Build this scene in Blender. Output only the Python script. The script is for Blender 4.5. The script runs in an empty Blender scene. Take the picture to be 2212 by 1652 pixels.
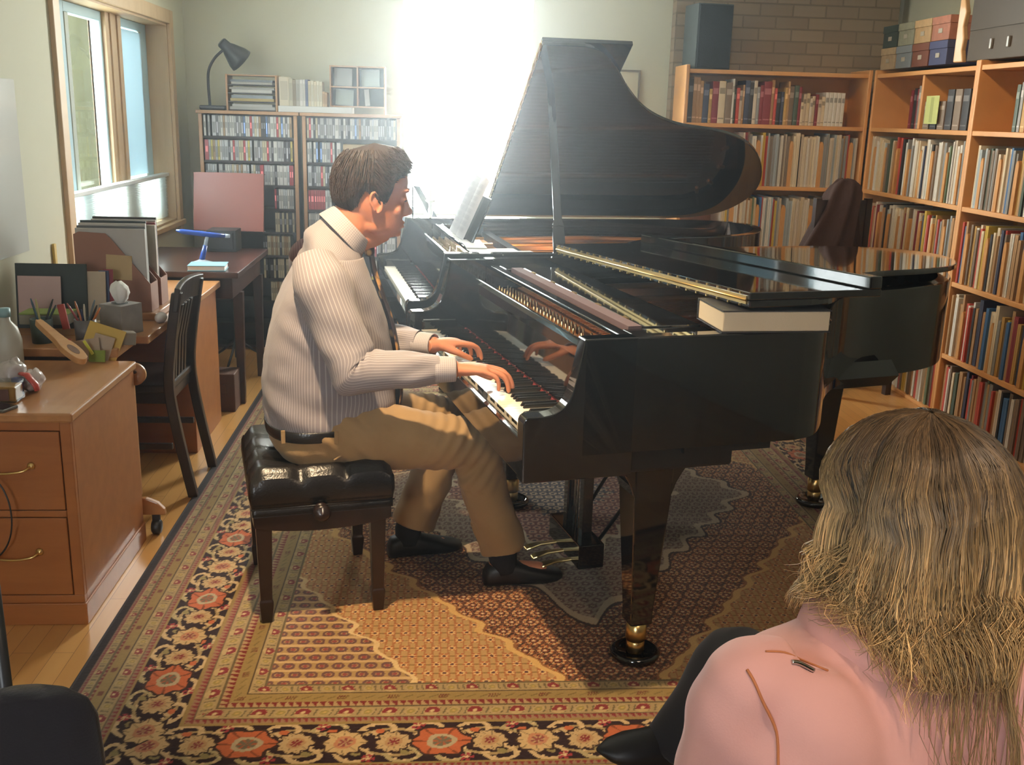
import bpy, bmesh, math, random
import numpy as np
from mathutils import Vector, Matrix, noise

S = bpy.context.scene
COL = S.collection
PI = math.pi
rnd = random.Random(7)

# ------------------------------------------------------------------ camera
FPX, VPX, VPY, ROLL, EYE = 2200.0, 947.0, 244.0, 1.6, 1.52
_d = np.array([VPX - 1106, VPY - 826, FPX]); _d /= np.linalg.norm(_d)
_h = np.array([math.cos(math.radians(ROLL)), math.sin(math.radians(ROLL)), 0.0])
_n = np.cross(_h, _d); _n /= np.linalg.norm(_n)
if _n[1] > 0: _n = -_n
_x = np.cross(_d, _n); _x /= np.linalg.norm(_x)
CR = np.stack([_x, _d, _n], 1)                 # world -> camera (x right, y down, z forward)
cam_data = bpy.data.cameras.new('camera')
cam_data.sensor_fit = 'HORIZONTAL'; cam_data.sensor_width = 36.0
cam_data.lens = FPX / 2212.0 * 36.0
cam_data.clip_start = 0.05; cam_data.clip_end = 200
cam = bpy.data.objects.new('camera', cam_data); COL.objects.link(cam)
_m = Matrix([[CR[0][i], -CR[1][i], -CR[2][i], 0] for i in range(3)] + [[0, 0, 0, 1]])
cam.matrix_world = Matrix.Translation((0, 0, EYE)) @ _m
S.camera = cam
EYEV = np.array([0, 0, EYE])

def ray(u, v): return CR.T @ np.array([u - 1106.0, v - 826.0, FPX])
def atz(u, v, z):
    r = ray(u, v); return Vector(EYEV + r * ((z - EYE) / r[2]))
def atx(u, v, x):
    r = ray(u, v); return Vector(EYEV + r * (x / r[0]))
def aty(u, v, y):
    r = ray(u, v); return Vector(EYEV + r * (y / r[1]))
def atd(u, v, d): return Vector(EYEV + ray(u, v) / FPX * d)

# ------------------------------------------------------------------ colour management
S.view_settings.view_transform = 'Standard'; S.view_settings.look = 'None'
S.view_settings.gamma = 1.0; S.view_settings.exposure = 0.0
S.view_settings.use_curve_mapping = False
S.cycles.max_bounces = 8; S.cycles.diffuse_bounces = 4; S.cycles.glossy_bounces = 4
S.cycles.transparent_max_bounces = 10; S.cycles.caustics_reflective = False; S.cycles.caustics_refractive = False
S.cycles.sample_clamp_indirect = 6.0

# ------------------------------------------------------------------ daylight
W = bpy.data.worlds.new('sky'); S.world = W; W.use_nodes = True
bg = W.node_tree.nodes['Background']
bg.inputs[0].default_value = (0.95, 0.98, 1.0, 1); bg.inputs[1].default_value = 20.0

def area(name, loc, look, sx, sy, power, color, spread=PI):
    l = bpy.data.lights.new(name, 'AREA'); l.shape = 'RECTANGLE'; l.size = sx; l.size_y = sy
    l.energy = power; l.color = color; l.spread = spread
    o = bpy.data.objects.new(name, l); COL.objects.link(o); o.location = loc
    o.rotation_euler = (Vector(look) - Vector(loc)).to_track_quat('-Z', 'Y').to_euler()
    return o
def spot(name, loc, look, power, color, angle, blend=0.5, r=0.04):
    l = bpy.data.lights.new(name, 'SPOT'); l.energy = power; l.color = color
    l.spot_size = math.radians(angle); l.spot_blend = blend; l.shadow_soft_size = r
    o = bpy.data.objects.new(name, l); COL.objects.link(o); o.location = loc
    o.rotation_euler = (Vector(look) - Vector(loc)).to_track_quat('-Z', 'Y').to_euler()
    return o
# daylight just outside each window opening
area('daylight_back_window', (0.12, 7.15, 1.75), (0.12, 0, 1.2), 0.8, 1.6, 200, (1.0, 0.97, 0.91))
area('daylight_side_window', (-3.1, 5.3, 2.9), (-1.2, 5.4, 1.2), 1.8, 1.2, 220, (1.0, 0.98, 0.93))
area('daylight_front_window', (-1.0, -2.05, 1.7), (-0.3, 3, 0.9), 0.9, 0.9, 16, (0.78, 0.88, 1.0))
# ceiling spotlights of the room
spot('ceiling_spotlight_piano', (-0.42, 2.36, 2.50), (0.10, 2.95, 0.6), 300, (1.0, 0.73, 0.44), 60, 0.6, 0.035)
spot('ceiling_spotlight_shelves', (1.55, 4.5, 2.62), (2.55, 5.6, 0.9), 72, (1.0, 0.66, 0.34), 95, 0.8, 0.06)
spot('ceiling_spotlight_rear_piano', (-0.30, 2.40, 2.55), (0.85, 5.25, 0.9), 420, (1.0, 0.62, 0.32), 22, 0.6, 0.04)
spot('ceiling_spotlight_seats', (0.95, 0.1, 2.62), (0.75, 1.2, 0.6), 90, (1.0, 0.74, 0.52), 80, 0.8, 0.08)

# ------------------------------------------------------------------ materials
def nt(m): return m.node_tree.nodes, m.node_tree.links
def mat(name, col, rough=0.5, metal=0.0, var=0.0, vscale=6.0, bump=0.0, bscale=60.0, coat=0.0, spec=0.5, sheen=0.0, trans=0.0, alpha=1.0):
    m = bpy.data.materials.new(name); m.use_nodes = True
    N, L = nt(m); b = N['Principled BSDF']
    b.inputs['Base Color'].default_value = (*col, 1); b.inputs['Roughness'].default_value = rough
    b.inputs['Metallic'].default_value = metal; b.inputs['Specular IOR Level'].default_value = spec
    b.inputs['Coat Weight'].default_value = coat; b.inputs['Coat Roughness'].default_value = 0.03
    b.inputs['Sheen Weight'].default_value = sheen; b.inputs['Transmission Weight'].default_value = trans
    b.inputs['Alpha'].default_value = alpha
    if var or bump:
        tc = N.new('ShaderNodeTexCoord')
    if var:
        nz = N.new('ShaderNodeTexNoise'); nz.inputs['Scale'].default_value = vscale; nz.inputs['Detail'].default_value = 4
        L.new(tc.outputs['Object'], nz.inputs['Vector'])
        mx = N.new('ShaderNodeMix'); mx.data_type = 'RGBA'
        mx.inputs['A'].default_value = (*[c * (1 - var) for c in col], 1)
        mx.inputs['B'].default_value = (*[min(1, c * (1 + var)) for c in col], 1)
        L.new(nz.outputs['Fac'], mx.inputs['Factor']); L.new(mx.outputs['Result'], b.inputs['Base Color'])
    if bump:
        nb = N.new('ShaderNodeTexNoise'); nb.inputs['Scale'].default_value = bscale; nb.inputs['Detail'].default_value = 3
        L.new(tc.outputs['Object'], nb.inputs['Vector'])
        bp = N.new('ShaderNodeBump'); bp.inputs['Strength'].default_value = bump; bp.inputs['Distance'].default_value = 0.01
        L.new(nb.outputs['Fac'], bp.inputs['Height']); L.new(bp.outputs['Normal'], b.inputs['Normal'])
    return m
def wood(name, c1, c2, scale=(1.5, 18, 18), rough=0.4, coat=0.1):
    m = mat(name, c1, rough, coat=coat); N, L = nt(m); b = N['Principled BSDF']
    tc = N.new('ShaderNodeTexCoord'); mp = N.new('ShaderNodeMapping'); mp.inputs['Scale'].default_value = scale
    nz = N.new('ShaderNodeTexNoise'); nz.inputs['Scale'].default_value = 1.0; nz.inputs['Detail'].default_value = 6
    nz.inputs['Roughness'].default_value = 0.6; nz.inputs['Distortion'].default_value = 0.4
    cr = N.new('ShaderNodeValToRGB'); cr.color_ramp.elements[0].color = (*c1, 1); cr.color_ramp.elements[1].color = (*c2, 1)
    cr.color_ramp.elements[0].position = 0.35; cr.color_ramp.elements[1].position = 0.68
    L.new(tc.outputs['Object'], mp.inputs['Vector']); L.new(mp.outputs['Vector'], nz.inputs['Vector'])
    L.new(nz.outputs['Fac'], cr.inputs['Fac']); L.new(cr.outputs['Color'], b.inputs['Base Color'])
    return m
def glass(name, tint=(1, 1, 1), refl=0.08):
    m = bpy.data.materials.new(name); m.use_nodes = True; N, L = nt(m)
    N.remove(N['Principled BSDF'])
    t = N.new('ShaderNodeBsdfTransparent'); t.inputs[0].default_value = (*tint, 1)
    g = N.new('ShaderNodeBsdfGlossy'); g.inputs['Roughness'].default_value = 0.02
    fr = N.new('ShaderNodeFresnel'); fr.inputs['IOR'].default_value = 1.35
    mx = N.new('ShaderNodeMixShader'); ge = N.new('ShaderNodeNewGeometry'); sb = N.new('ShaderNodeMath'); sb.operation = 'SUBTRACT'; sb.inputs[0].default_value = 1.0; L.new(ge.outputs['Backfacing'], sb.inputs[1])
    ml = N.new('ShaderNodeMath'); ml.operation = 'MULTIPLY'; L.new(fr.outputs[0], ml.inputs[0]); L.new(sb.outputs[0], ml.inputs[1]); L.new(ml.outputs[0], mx.inputs[0]); L.new(t.outputs[0], mx.inputs[1]); L.new(g.outputs[0], mx.inputs[2])
    L.new(mx.outputs[0], N['Material Output'].inputs['Surface'])
    return m
def translucent(name, col, mixf=0.5):
    m = bpy.data.materials.new(name); m.use_nodes = True; N, L = nt(m)
    b = N['Principled BSDF']; b.inputs['Base Color'].default_value = (*col, 1); b.inputs['Roughness'].default_value = 0.9
    t = N.new('ShaderNodeBsdfTranslucent'); t.inputs[0].default_value = (*col, 1)
    mx = N.new('ShaderNodeMixShader'); mx.inputs[0].default_value = mixf
    L.new(b.outputs[0], mx.inputs[1]); L.new(t.outputs[0], mx.inputs[2]); L.new(mx.outputs[0], N['Material Output'].inputs['Surface'])
    return m
def attr_mat(name, rough=0.8, sheen=0.0, bump=0.0, bscale=200.0, spec=0.3):
    m = mat(name, (0.5, 0.5, 0.5), rough, bump=bump, bscale=bscale, spec=spec, sheen=sheen); N, L = nt(m)
    a = N.new('ShaderNodeAttribute'); a.attribute_name = 'Col'
    L.new(a.outputs['Color'], N['Principled BSDF'].inputs['Base Color'])
    return m

M = {}
M['black'] = mat('black_lacquer', (0.006, 0.006, 0.007), 0.06, coat=0.6, spec=0.5)
M['satin'] = mat('black_satin', (0.012, 0.012, 0.013), 0.28)
M['ivory'] = mat('ivory_key', (0.83, 0.76, 0.62), 0.22)
M['ebony'] = mat('ebony_key', (0.012, 0.011, 0.011), 0.25)
M['redfelt'] = mat('red_felt', (0.17, 0.012, 0.012), 0.9)
M['mauvefelt'] = mat('mauve_felt', (0.11, 0.07, 0.075), 0.9)
M['brass'] = mat('brass', (0.72, 0.52, 0.22), 0.28, metal=1.0)
M['plate'] = mat('cast_plate', (0.50, 0.24, 0.08), 0.36, metal=0.75, var=0.15, vscale=5)
M['soundboard'] = wood('soundboard_spruce', (0.50, 0.24, 0.09), (0.60, 0.32, 0.13), (1, 25, 25), 0.4)
M['steel'] = mat('steel', (0.72, 0.70, 0.66), 0.3, metal=1.0)
M['copper'] = mat('copper_strings', (0.62, 0.33, 0.16), 0.35, metal=1.0)
M['bronze'] = mat('bronze_pins', (0.50, 0.36, 0.20), 0.3, metal=1.0)
M['chrome'] = mat('chrome', (0.75, 0.76, 0.78), 0.15, metal=1.0)
M['mahog'] = wood('reddish_wood', (0.16, 0.045, 0.02), (0.22, 0.065, 0.03), (4, 4, 20), 0.3)
M['shelfwood'] = wood('shelf_pine', (0.56, 0.27, 0.095), (0.66, 0.34, 0.13), (3, 3, 3), 0.45)
M['cdwood'] = wood('rack_wood', (0.42, 0.23, 0.11), (0.50, 0.29, 0.15), (8, 8, 2), 0.5)
M['darkshelf'] = mat('dark_shelf', (0.025, 0.018, 0.015), 0.5)
M['deskwood'] = wood('desk_oak', (0.37, 0.165, 0.055), (0.46, 0.215, 0.08), (18, 3, 18), 0.35, 0.25)
M['deskwood2'] = wood('drawer_oak', (0.32, 0.108, 0.028), (0.38, 0.140, 0.038), (3, 18, 18), 0.4, 0.2)
M['windowwood'] = wood('window_wood', (0.50, 0.34, 0.18), (0.58, 0.41, 0.23), (12, 12, 2), 0.5)
M['darkwood'] = wood('dark_stained_wood', (0.035, 0.012, 0.009), (0.055, 0.02, 0.014), (10, 3, 10), 0.3, 0.3)
M['blackwood'] = wood('black_brown_wood', (0.014, 0.008, 0.007), (0.024, 0.012, 0.01), (10, 3, 10), 0.28, 0.3)
M['leather'] = mat('black_leather', (0.012, 0.011, 0.011), 0.27, bump=0.12, bscale=180, spec=0.55)
M['white'] = mat('white_paper', (0.80, 0.78, 0.74), 0.8)
M['cream'] = mat('cream_paper', (0.70, 0.60, 0.42), 0.8)
M['wall'] = mat('wall_paint', (0.565, 0.555, 0.43), 0.85, bump=0.05, bscale=150)
M['ceil'] = mat('ceiling_paint', (0.74, 0.73, 0.68), 0.9)
M['glass'] = glass('window_glass', (0.97, 1.0, 0.99))
M['clear'] = glass('clear_plastic', (0.86, 0.90, 0.92))
M['blackplastic'] = mat('black_plastic', (0.02, 0.022, 0.024), 0.4)

# floor planks
def plank_mat():
    m = mat('maple_floor', (0.5, 0.3, 0.14), 0.28, coat=0.2); N, L = nt(m); b = N['Principled BSDF']
    tc = N.new('ShaderNodeTexCoord'); mp = N.new('ShaderNodeMapping'); mp.inputs['Rotation'].default_value = (0, 0, PI / 2)
    br = N.new('ShaderNodeTexBrick'); br.offset = 0.37; br.inputs['Scale'].default_value = 1.0
    br.inputs['Brick Width'].default_value = 0.9; br.inputs['Row Height'].default_value = 0.057
    br.inputs['Mortar Size'].default_value = 0.0007; br.inputs['Mortar'].default_value = (0.16, 0.08, 0.03, 1)
    br.inputs['Color1'].default_value = (0.54, 0.275, 0.085, 1); br.inputs['Color2'].default_value = (0.64, 0.35, 0.12, 1)
    nz = N.new('ShaderNodeTexNoise'); mp2 = N.new('ShaderNodeMapping'); mp2.inputs['Scale'].default_value = (30, 2.2, 1)
    nz.inputs['Scale'].default_value = 1.0; nz.inputs['Detail'].default_value = 5
    mx = N.new('ShaderNodeMix'); mx.data_type = 'RGBA'; mx.blend_type = 'MULTIPLY'; mx.inputs['Factor'].default_value = 0.5
    cr = N.new('ShaderNodeValToRGB'); cr.color_ramp.elements[0].color = (0.62, 0.55, 0.48, 1); cr.color_ramp.elements[1].color = (1, 1, 1, 1)
    L.new(tc.outputs['Object'], mp.inputs['Vector']); L.new(mp.outputs[0], br.inputs['Vector'])
    L.new(tc.outputs['Object'], mp2.inputs['Vector']); L.new(mp2.outputs[0], nz.inputs['Vector'])
    L.new(nz.outputs['Fac'], cr.inputs['Fac']); L.new(br.outputs['Color'], mx.inputs['A']); L.new(cr.outputs['Color'], mx.inputs['B'])
    L.new(mx.outputs['Result'], b.inputs['Base Color'])
    return m
M['floor'] = plank_mat()
def brick_mat():
    m = mat('painted_brick', (0.3, 0.25, 0.2), 0.85); N, L = nt(m); b = N['Principled BSDF']
    tc = N.new('ShaderNodeTexCoord'); mp = N.new('ShaderNodeMapping'); mp.inputs['Rotation'].default_value = (PI / 2, 0, 0)
    br = N.new('ShaderNodeTexBrick'); br.offset = 0.5; br.inputs['Scale'].default_value = 1.0
    br.inputs['Brick Width'].default_value = 0.215; br.inputs['Row Height'].default_value = 0.075
    br.inputs['Mortar Size'].default_value = 0.006; br.inputs['Mortar Smooth'].default_value = 0.4; br.inputs['Mortar'].default_value = (0.21, 0.165, 0.115, 1)
    br.inputs['Color1'].default_value = (0.33, 0.25, 0.165, 1); br.inputs['Color2'].default_value = (0.27, 0.20, 0.135, 1)
    bp = N.new('ShaderNodeBump'); bp.inputs['Strength'].default_value = 0.6; bp.inputs['Distance'].default_value = 0.012; bp.invert = True
    L.new(tc.outputs['Object'], mp.inputs['Vector']); L.new(mp.outputs[0], br.inputs['Vector'])
    L.new(br.outputs['Color'], b.inputs['Base Color']); L.new(br.outputs['Fac'], bp.inputs['Height']); L.new(bp.outputs[0], b.inputs['Normal'])
    return m
M['brick'] = brick_mat()

# ------------------------------------------------------------------ mesh helpers
class MB:
    def __init__(s): s.v = []; s.f = []; s.m = []; s.sm = []
    def add(s, vs, fs, mi=0, smooth=False):
        o = len(s.v); s.v.extend([tuple(p) for p in vs])
        for f in fs:
            s.f.append([o + i for i in f]); s.m.append(mi); s.sm.append(smooth)
        return s
    def box(s, x0, x1, y0, y1, z0, z1, mi=0, T=None):
        vs = [Vector((x, y, z)) for z in (z0, z1) for y in (y0, y1) for x in (x0, x1)]
        if T is not None: vs = [T @ v for v in vs]
        return s.add(vs, [(0, 2, 3, 1), (4, 5, 7, 6), (0, 1, 5, 4), (2, 6, 7, 3), (0, 4, 6, 2), (1, 3, 7, 5)], mi)
    def prism(s, poly, z0, z1, mi=0, T=None, smooth=False, cap=True):
        n = len(poly); vs = [Vector((p[0], p[1], z0)) for p in poly] + [Vector((p[0], p[1], z1)) for p in poly]
        if T is not None: vs = [T @ v for v in vs]
        o = len(s.v); s.v.extend([tuple(p) for p in vs])
        for i in range(n):
            j = (i + 1) % n; s.f.append([o + i, o + j, o + n + j, o + n + i]); s.m.append(mi); s.sm.append(smooth)
        if cap:
            s.f.append([o + i for i in reversed(range(n))]); s.m.append(mi); s.sm.append(False)
            s.f.append([o + n + i for i in range(n)]); s.m.append(mi); s.sm.append(False)
        return s
    def loft(s, rings, mi=0, smooth=True, caps=True, closed=True):
        n = len(rings[0]); o = len(s.v)
        for r in rings: s.v.extend([tuple(p) for p in r])
        for a in range(len(rings) - 1):
            for i in range(n if closed else n - 1):
                j = (i + 1) % n
                s.f.append([o + a * n + i, o + a * n + j, o + (a + 1) * n + j, o + (a + 1) * n + i]); s.m.append(mi); s.sm.append(smooth)
        if caps and closed:
            s.f.append([o + i for i in reversed(range(n))]); s.m.append(mi); s.sm.append(smooth)
            k = o + (len(rings) - 1) * n
            s.f.append([k + i for i in range(n)]); s.m.append(mi); s.sm.append(smooth)
        return s
    def tube(s, pts, r, n=10, mi=0, smooth=True, up=None, squash=1.0, round_ends=False):
        pts = [Vector(p) for p in pts]
        rr = list(r) if hasattr(r, '__len__') else [r] * len(pts)
        if round_ends:
            d0 = (pts[0] - pts[1]).normalized(); d1 = (pts[-1] - pts[-2]).normalized()
            a, b = rr[0], rr[-1]
            pts = [pts[0] + d0 * a * 0.95, pts[0] + d0 * a * 0.7] + pts + [pts[-1] + d1 * b * 0.7, pts[-1] + d1 * b * 0.95]
            rr = [a * 0.3, a * 0.72] + rr + [b * 0.72, b * 0.3]
        rings = []; prev = None
        for i, p in enumerate(pts):
            t = (pts[min(i + 1, len(pts) - 1)] - pts[max(i - 1, 0)])
            t = t.normalized() if t.length > 1e-9 else Vector((0, 0, 1))
            if prev is None:
                u = Vector(up) if up is not None else (Vector((0, 0, 1)) if abs(t.z) < 0.9 else Vector((1, 0, 0)))
            else: u = prev
            u = (u - t * u.dot(t)); u = u.normalized() if u.length > 1e-6 else t.orthogonal().normalized()
            prev = u; w = t.cross(u)
            rings.append([p + u * (math.cos(2 * PI * k / n) * rr[i] * squash) + w * (math.sin(2 * PI * k / n) * rr[i]) for k in range(n)])
        return s.loft(rings, mi, smooth)
    def lathe(s, prof, c=(0, 0, 0), n=20, mi=0, smooth=True, T=None):
        rings = []
        for r, z in prof:
            ring = [Vector((c[0] + r * math.cos(2 * PI * k / n), c[1] + r * math.sin(2 * PI * k / n), c[2] + z)) for k in range(n)]
            if T is not None: ring = [T @ p for p in ring]
            rings.append(ring)
        return s.loft(rings, mi, smooth)
    def sphere(s, c, r, n=16, mi=0, T=None):
        r = r if hasattr(r, '__len__') else (r, r, r)
        rings = []
        for i in range(n // 2 + 1):
            a = -PI / 2 + PI * i / (n // 2); a = max(-1.5, min(1.5, a))
            ring = [Vector((r[0] * math.cos(a) * math.cos(2 * PI * k / n), r[1] * math.cos(a) * math.sin(2 * PI * k / n), r[2] * math.sin(a))) for k in range(n)]
            if T is not None: ring = [T @ p for p in ring]
            rings.append([p + Vector(c) for p in ring])
        return s.loft(rings, mi, True)
    def grid(s, P, mi=0, smooth=True):     # P[i][j]
        o = len(s.v); n = len(P[0])
        for r in P: s.v.extend([tuple(p) for p in r])
        for i in range(len(P) - 1):
            for j in range(n - 1):
                s.f.append([o + i * n + j, o + i * n + j + 1, o + (i + 1) * n + j + 1, o + (i + 1) * n + j]); s.m.append(mi); s.sm.append(smooth)
        return s
    def mesh(s, name, mats, fix=True):
        me = bpy.data.meshes.new(name); me.from_pydata(s.v, [], s.f); me.update()
        for m in (mats if isinstance(mats, (list, tuple)) else [mats]): me.materials.append(m)
        me.polygons.foreach_set('material_index', s.m); me.polygons.foreach_set('use_smooth', s.sm)
        if fix:
            bm = bmesh.new(); bm.from_mesh(me); bmesh.ops.recalc_face_normals(bm, faces=bm.faces); bm.to_mesh(me); bm.free()
        return me
    def build(s, name, mats, parent=None, bevel=0.0, seg=2, loc=None):
        o = bpy.data.objects.new(name, s.mesh(name, mats)); COL.objects.link(o)
        if parent is not None: o.parent = parent
        if loc is not None: o.location = loc
        if bevel:
            b = o.modifiers.new('bevel', 'BEVEL'); b.width = bevel; b.segments = seg; b.limit_method = 'ANGLE'; b.angle_limit = 0.6
            b.harden_normals = False
        return o
def rename(o, n): o.name = n; return o
def empty(name, loc=(0, 0, 0), rz=0.0, label=None, cat=None, group=None):
    o = bpy.data.objects.new(name, None); COL.objects.link(o); o.location = loc; o.rotation_euler = (0, 0, rz); o.empty_display_size = 0.1
    if label: tag(o, label, cat, group)
    return o
def tag(o, label, cat, group=None, kind=None):
    o['label'] = label; o['category'] = cat
    if group: o['group'] = group
    if kind: o['kind'] = kind
    return o
def struct(o): o['kind'] = 'structure'; return o
def copy_tree(o, parent=None):
    c = o.copy(); COL.objects.link(c)
    if parent is not None: c.parent = parent
    for ch in o.children: copy_tree(ch, c)
    return c
def smooth_path(pts, n=6):
    pts = [Vector(p) for p in pts]; out = []
    for i in range(len(pts) - 1):
        p0 = pts[max(i - 1, 0)]; p1 = pts[i]; p2 = pts[i + 1]; p3 = pts[min(i + 2, len(pts) - 1)]
        for k in range(n):
            t = k / n
            out.append(0.5 * ((2 * p1) + (p2 - p0) * t + (2 * p0 - 5 * p1 + 4 * p2 - p3) * t * t + (3 * p1 - p0 - 3 * p2 + p3) * t ** 3))
    out.append(pts[-1]); return out
def remesh(mb, name, mats, voxel, smooth_it=6, parent=None, factor=0.5):
    """one continuous skin grown over overlapping closed volumes"""
    me = mb.mesh(name + '_volume', mats); o = bpy.data.objects.new(name + '_volume', me); COL.objects.link(o)
    r = o.modifiers.new('r', 'REMESH'); r.mode = 'VOXEL'; r.voxel_size = voxel; r.use_smooth_shade = True
    if smooth_it:
        k = o.modifiers.new('s', 'SMOOTH'); k.iterations = smooth_it; k.factor = factor
    dg = bpy.context.evaluated_depsgraph_get(); ev = o.evaluated_get(dg)
    me2 = bpy.data.meshes.new_from_object(ev, depsgraph=dg); bpy.data.objects.remove(o); bpy.data.meshes.remove(me)
    me2.name = name; me2.materials.clear()
    for m in (mats if isinstance(mats, (list, tuple)) else [mats]): me2.materials.append(m)
    me2.polygons.foreach_set('material_index', [0] * len(me2.polygons)); me2.polygons.foreach_set('use_smooth', [True] * len(me2.polygons))
    o2 = bpy.data.objects.new(name, me2); COL.objects.link(o2)
    if parent is not None: o2.parent = parent
    return o2
def text(body, name, size, mat_, parent=None, loc=(0, 0, 0), rot=(0, 0, 0)):
    c = bpy.data.curves.new(name, 'FONT'); c.body = body; c.size = size; c.extrude = 0.0004; c.align_x = 'CENTER'; c.align_y = 'CENTER'
    c.materials.append(mat_); o = bpy.data.objects.new(name, c); COL.objects.link(o); o.location = loc; o.rotation_euler = rot
    if parent is not None: o.parent = parent
    return o
# ================================================================== the room
XL, XR, YB, YF, ZC = -1.60, 3.03, 6.87, -1.7, 2.85
struct(MB().box(XL - .2, XR + .2, YF - .2, YB + .2, -.12, 0).build('floor', M['floor']))
struct(MB().box(XL - .2, XR + .2, YF - .2, YB + .2, ZC, ZC + .12).build('ceiling', M['ceil']))
M['darkfinish'] = wood('unseen_dark_finish', (.045, .028, .018), (.07, .045, .028), (14, 14, 2), .6)  # invented dark finish for the unseen front wall, keeps lacquer reflections dark
def wall_with_hole(name, axis, c0, c1, a0, a1, h0, h1, z0, z1):
    b = MB()
    def bx(p0, p1, q0, q1):
        if axis == 'x': b.box(c0, c1, p0, p1, q0, q1)
        else: b.box(p0, p1, c0, c1, q0, q1)
    bx(a0, h0, 0, ZC); bx(h1, a1, 0, ZC); bx(h0, h1, 0, z0); bx(h0, h1, z1, ZC)
    return struct(b.build(name, M['darkfinish'] if name == 'wall_front' else M['wall']))
WL0, WL1, WZ0, WZ1 = 4.63, 6.46, .84, 1.985          # side window opening
wall_with_hole('wall_left', 'x', XL - .2, XL, YF - .2, YB + .2, WL0, WL1, WZ0, WZ1)
BX0, BX1, BZ0, BZ1 = -.225, .60, .86, 2.45            # back window opening
wall_with_hole('wall_back', 'y', YB, YB + .2, XL, XR, BX0, BX1, BZ0, BZ1)
struct(MB().box(XR, XR + .2, YF - .2, YB + .2, 0, ZC).build('wall_right', M['wall']))
wall_with_hole('wall_front', 'y', YF - .2, YF, XL, XR, -1.4, -.65, 1.15, 2.15)
struct(MB().box(1.50, 2.955, 6.76, YB - .002, 0, ZC - .002).build('wall_chimney', M['brick']))
# baseboards
bb = mat('baseboard_paint', (0.45, 0.30, 0.16), 0.5)
struct(MB().box(XL, XL + .015, YF, YB, 0, .09).build('baseboard_left', bb, bevel=.004))
struct(MB().box(XL + .016, 1.50, YB - .015, YB, 0, .09).build('baseboard_back', bb, bevel=.004))

# side window: casing, sashes, pleated shade, daylight outside
cas = MB(); cw = .078
cas.box(XL - .002, XL + .02, WL0 - cw, WL0, WZ0 - cw, WZ1 + cw); cas.box(XL - .002, XL + .02, WL1, WL1 + cw, WZ0 - cw, WZ1 + cw)
cas.box(XL - .002, XL + .02, WL0, WL1, WZ1, WZ1 + cw); cas.box(XL - .002, XL + .035, WL0 - cw, WL1 + cw, WZ0 - .03, WZ0)
w1 = struct(cas.build('window_1', M['windowwood'], bevel=.004))
liner = MB()
liner.box(XL - .2, XL, WL0 - .001, WL0 + .012, WZ0, WZ1); liner.box(XL - .2, XL, WL1 - .012, WL1 + .001, WZ0, WZ1)
liner.box(XL - .2, XL, WL0, WL1, WZ1 - .012, WZ1 + .001); liner.box(XL - .2, XL, WL0, WL1, WZ0 - .001, WZ0 + .012)
liner.build('window_liner', M['windowwood'], w1)
M['bluepaint'] = mat('pale_blue_paint', (0.42, 0.60, 0.68), 0.6)
M['greypaint'] = mat('grey_green_paint', (0.42, 0.47, 0.42), 0.6)
def sash(y0, y1, wide0, wide1):
    a = MB(); x0, x1 = XL - .17, XL - .12
    a.box(x0, x1, y0, y0 + wide0, WZ0 + .012, WZ1 - .012); a.box(x0, x1, y1 - wide1, y1, WZ0 + .012, WZ1 - .012)
    a.box(x0, x1, y0 + wide0, y1 - wide1, WZ1 - .06, WZ1 - .012); a.box(x0, x1, y0 + wide0, y1 - wide1, WZ0 + .012, WZ0 + .07)
    s = a.build('sash', [M['bluepaint']], w1, bevel=.004)
    p = MB().box(XL - .15, XL - .143, y0 + wide0 + .001, y1 - wide1 - .001, WZ0 + .071, WZ1 - .061).build('pane', M['glass'], s)
    g = MB(); e = y0 + wide0 if wide0 > wide1 else y1 - wide1 - .05
    g.box(x0 + .01, x1 + .004, e, e + .05, WZ0 + .07, WZ1 - .06); g.build('sash_stop', M['greypaint'], s, bevel=.003)
sash(WL0 + .3, 5.63, .15, .03); sash(5.87, WL1 - .014, .03, .12)
mu = MB()
for k in range(4): mu.box(XL - .19, XL - .10 + .008 * (k % 2), 5.63 + k * .06, 5.63 + (k + 1) * .06 - .005, WZ0 + .012, WZ1 - .012)
mu.box(XL - .19, XL - .12, 5.63, 5.87, WZ0 + .012, WZ1 - .012)
mu.build('mullion', M['windowwood'], w1, bevel=.002)
MB().box(XL - .115, XL - .110, 5.90, 6.30, 1.13, WZ1 - .07).build('insect_screen', translucent('screen_mesh', (0.50, 0.62, 0.68), 0.35), w1)
s3 = MB(); s3.box(XL - .17, XL - .12, WL0 + .012, WL0 + .045, WZ0 + .012, WZ1 - .012); s3.box(XL - .17, XL - .12, WL0 + .045, WL0 + .299, WZ0 + .012, WZ0 + .07); s3.box(XL - .17, XL - .12, WL0 + .045, WL0 + .299, WZ1 - .06, WZ1 - .012)
s3 = s3.build('sash', M['bluepaint'], w1, bevel=.004); MB().box(XL - .15, XL - .143, WL0 + .046, WL0 + .298, WZ0 + .071, WZ1 - .061).build('pane', M['glass'], s3)
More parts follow.
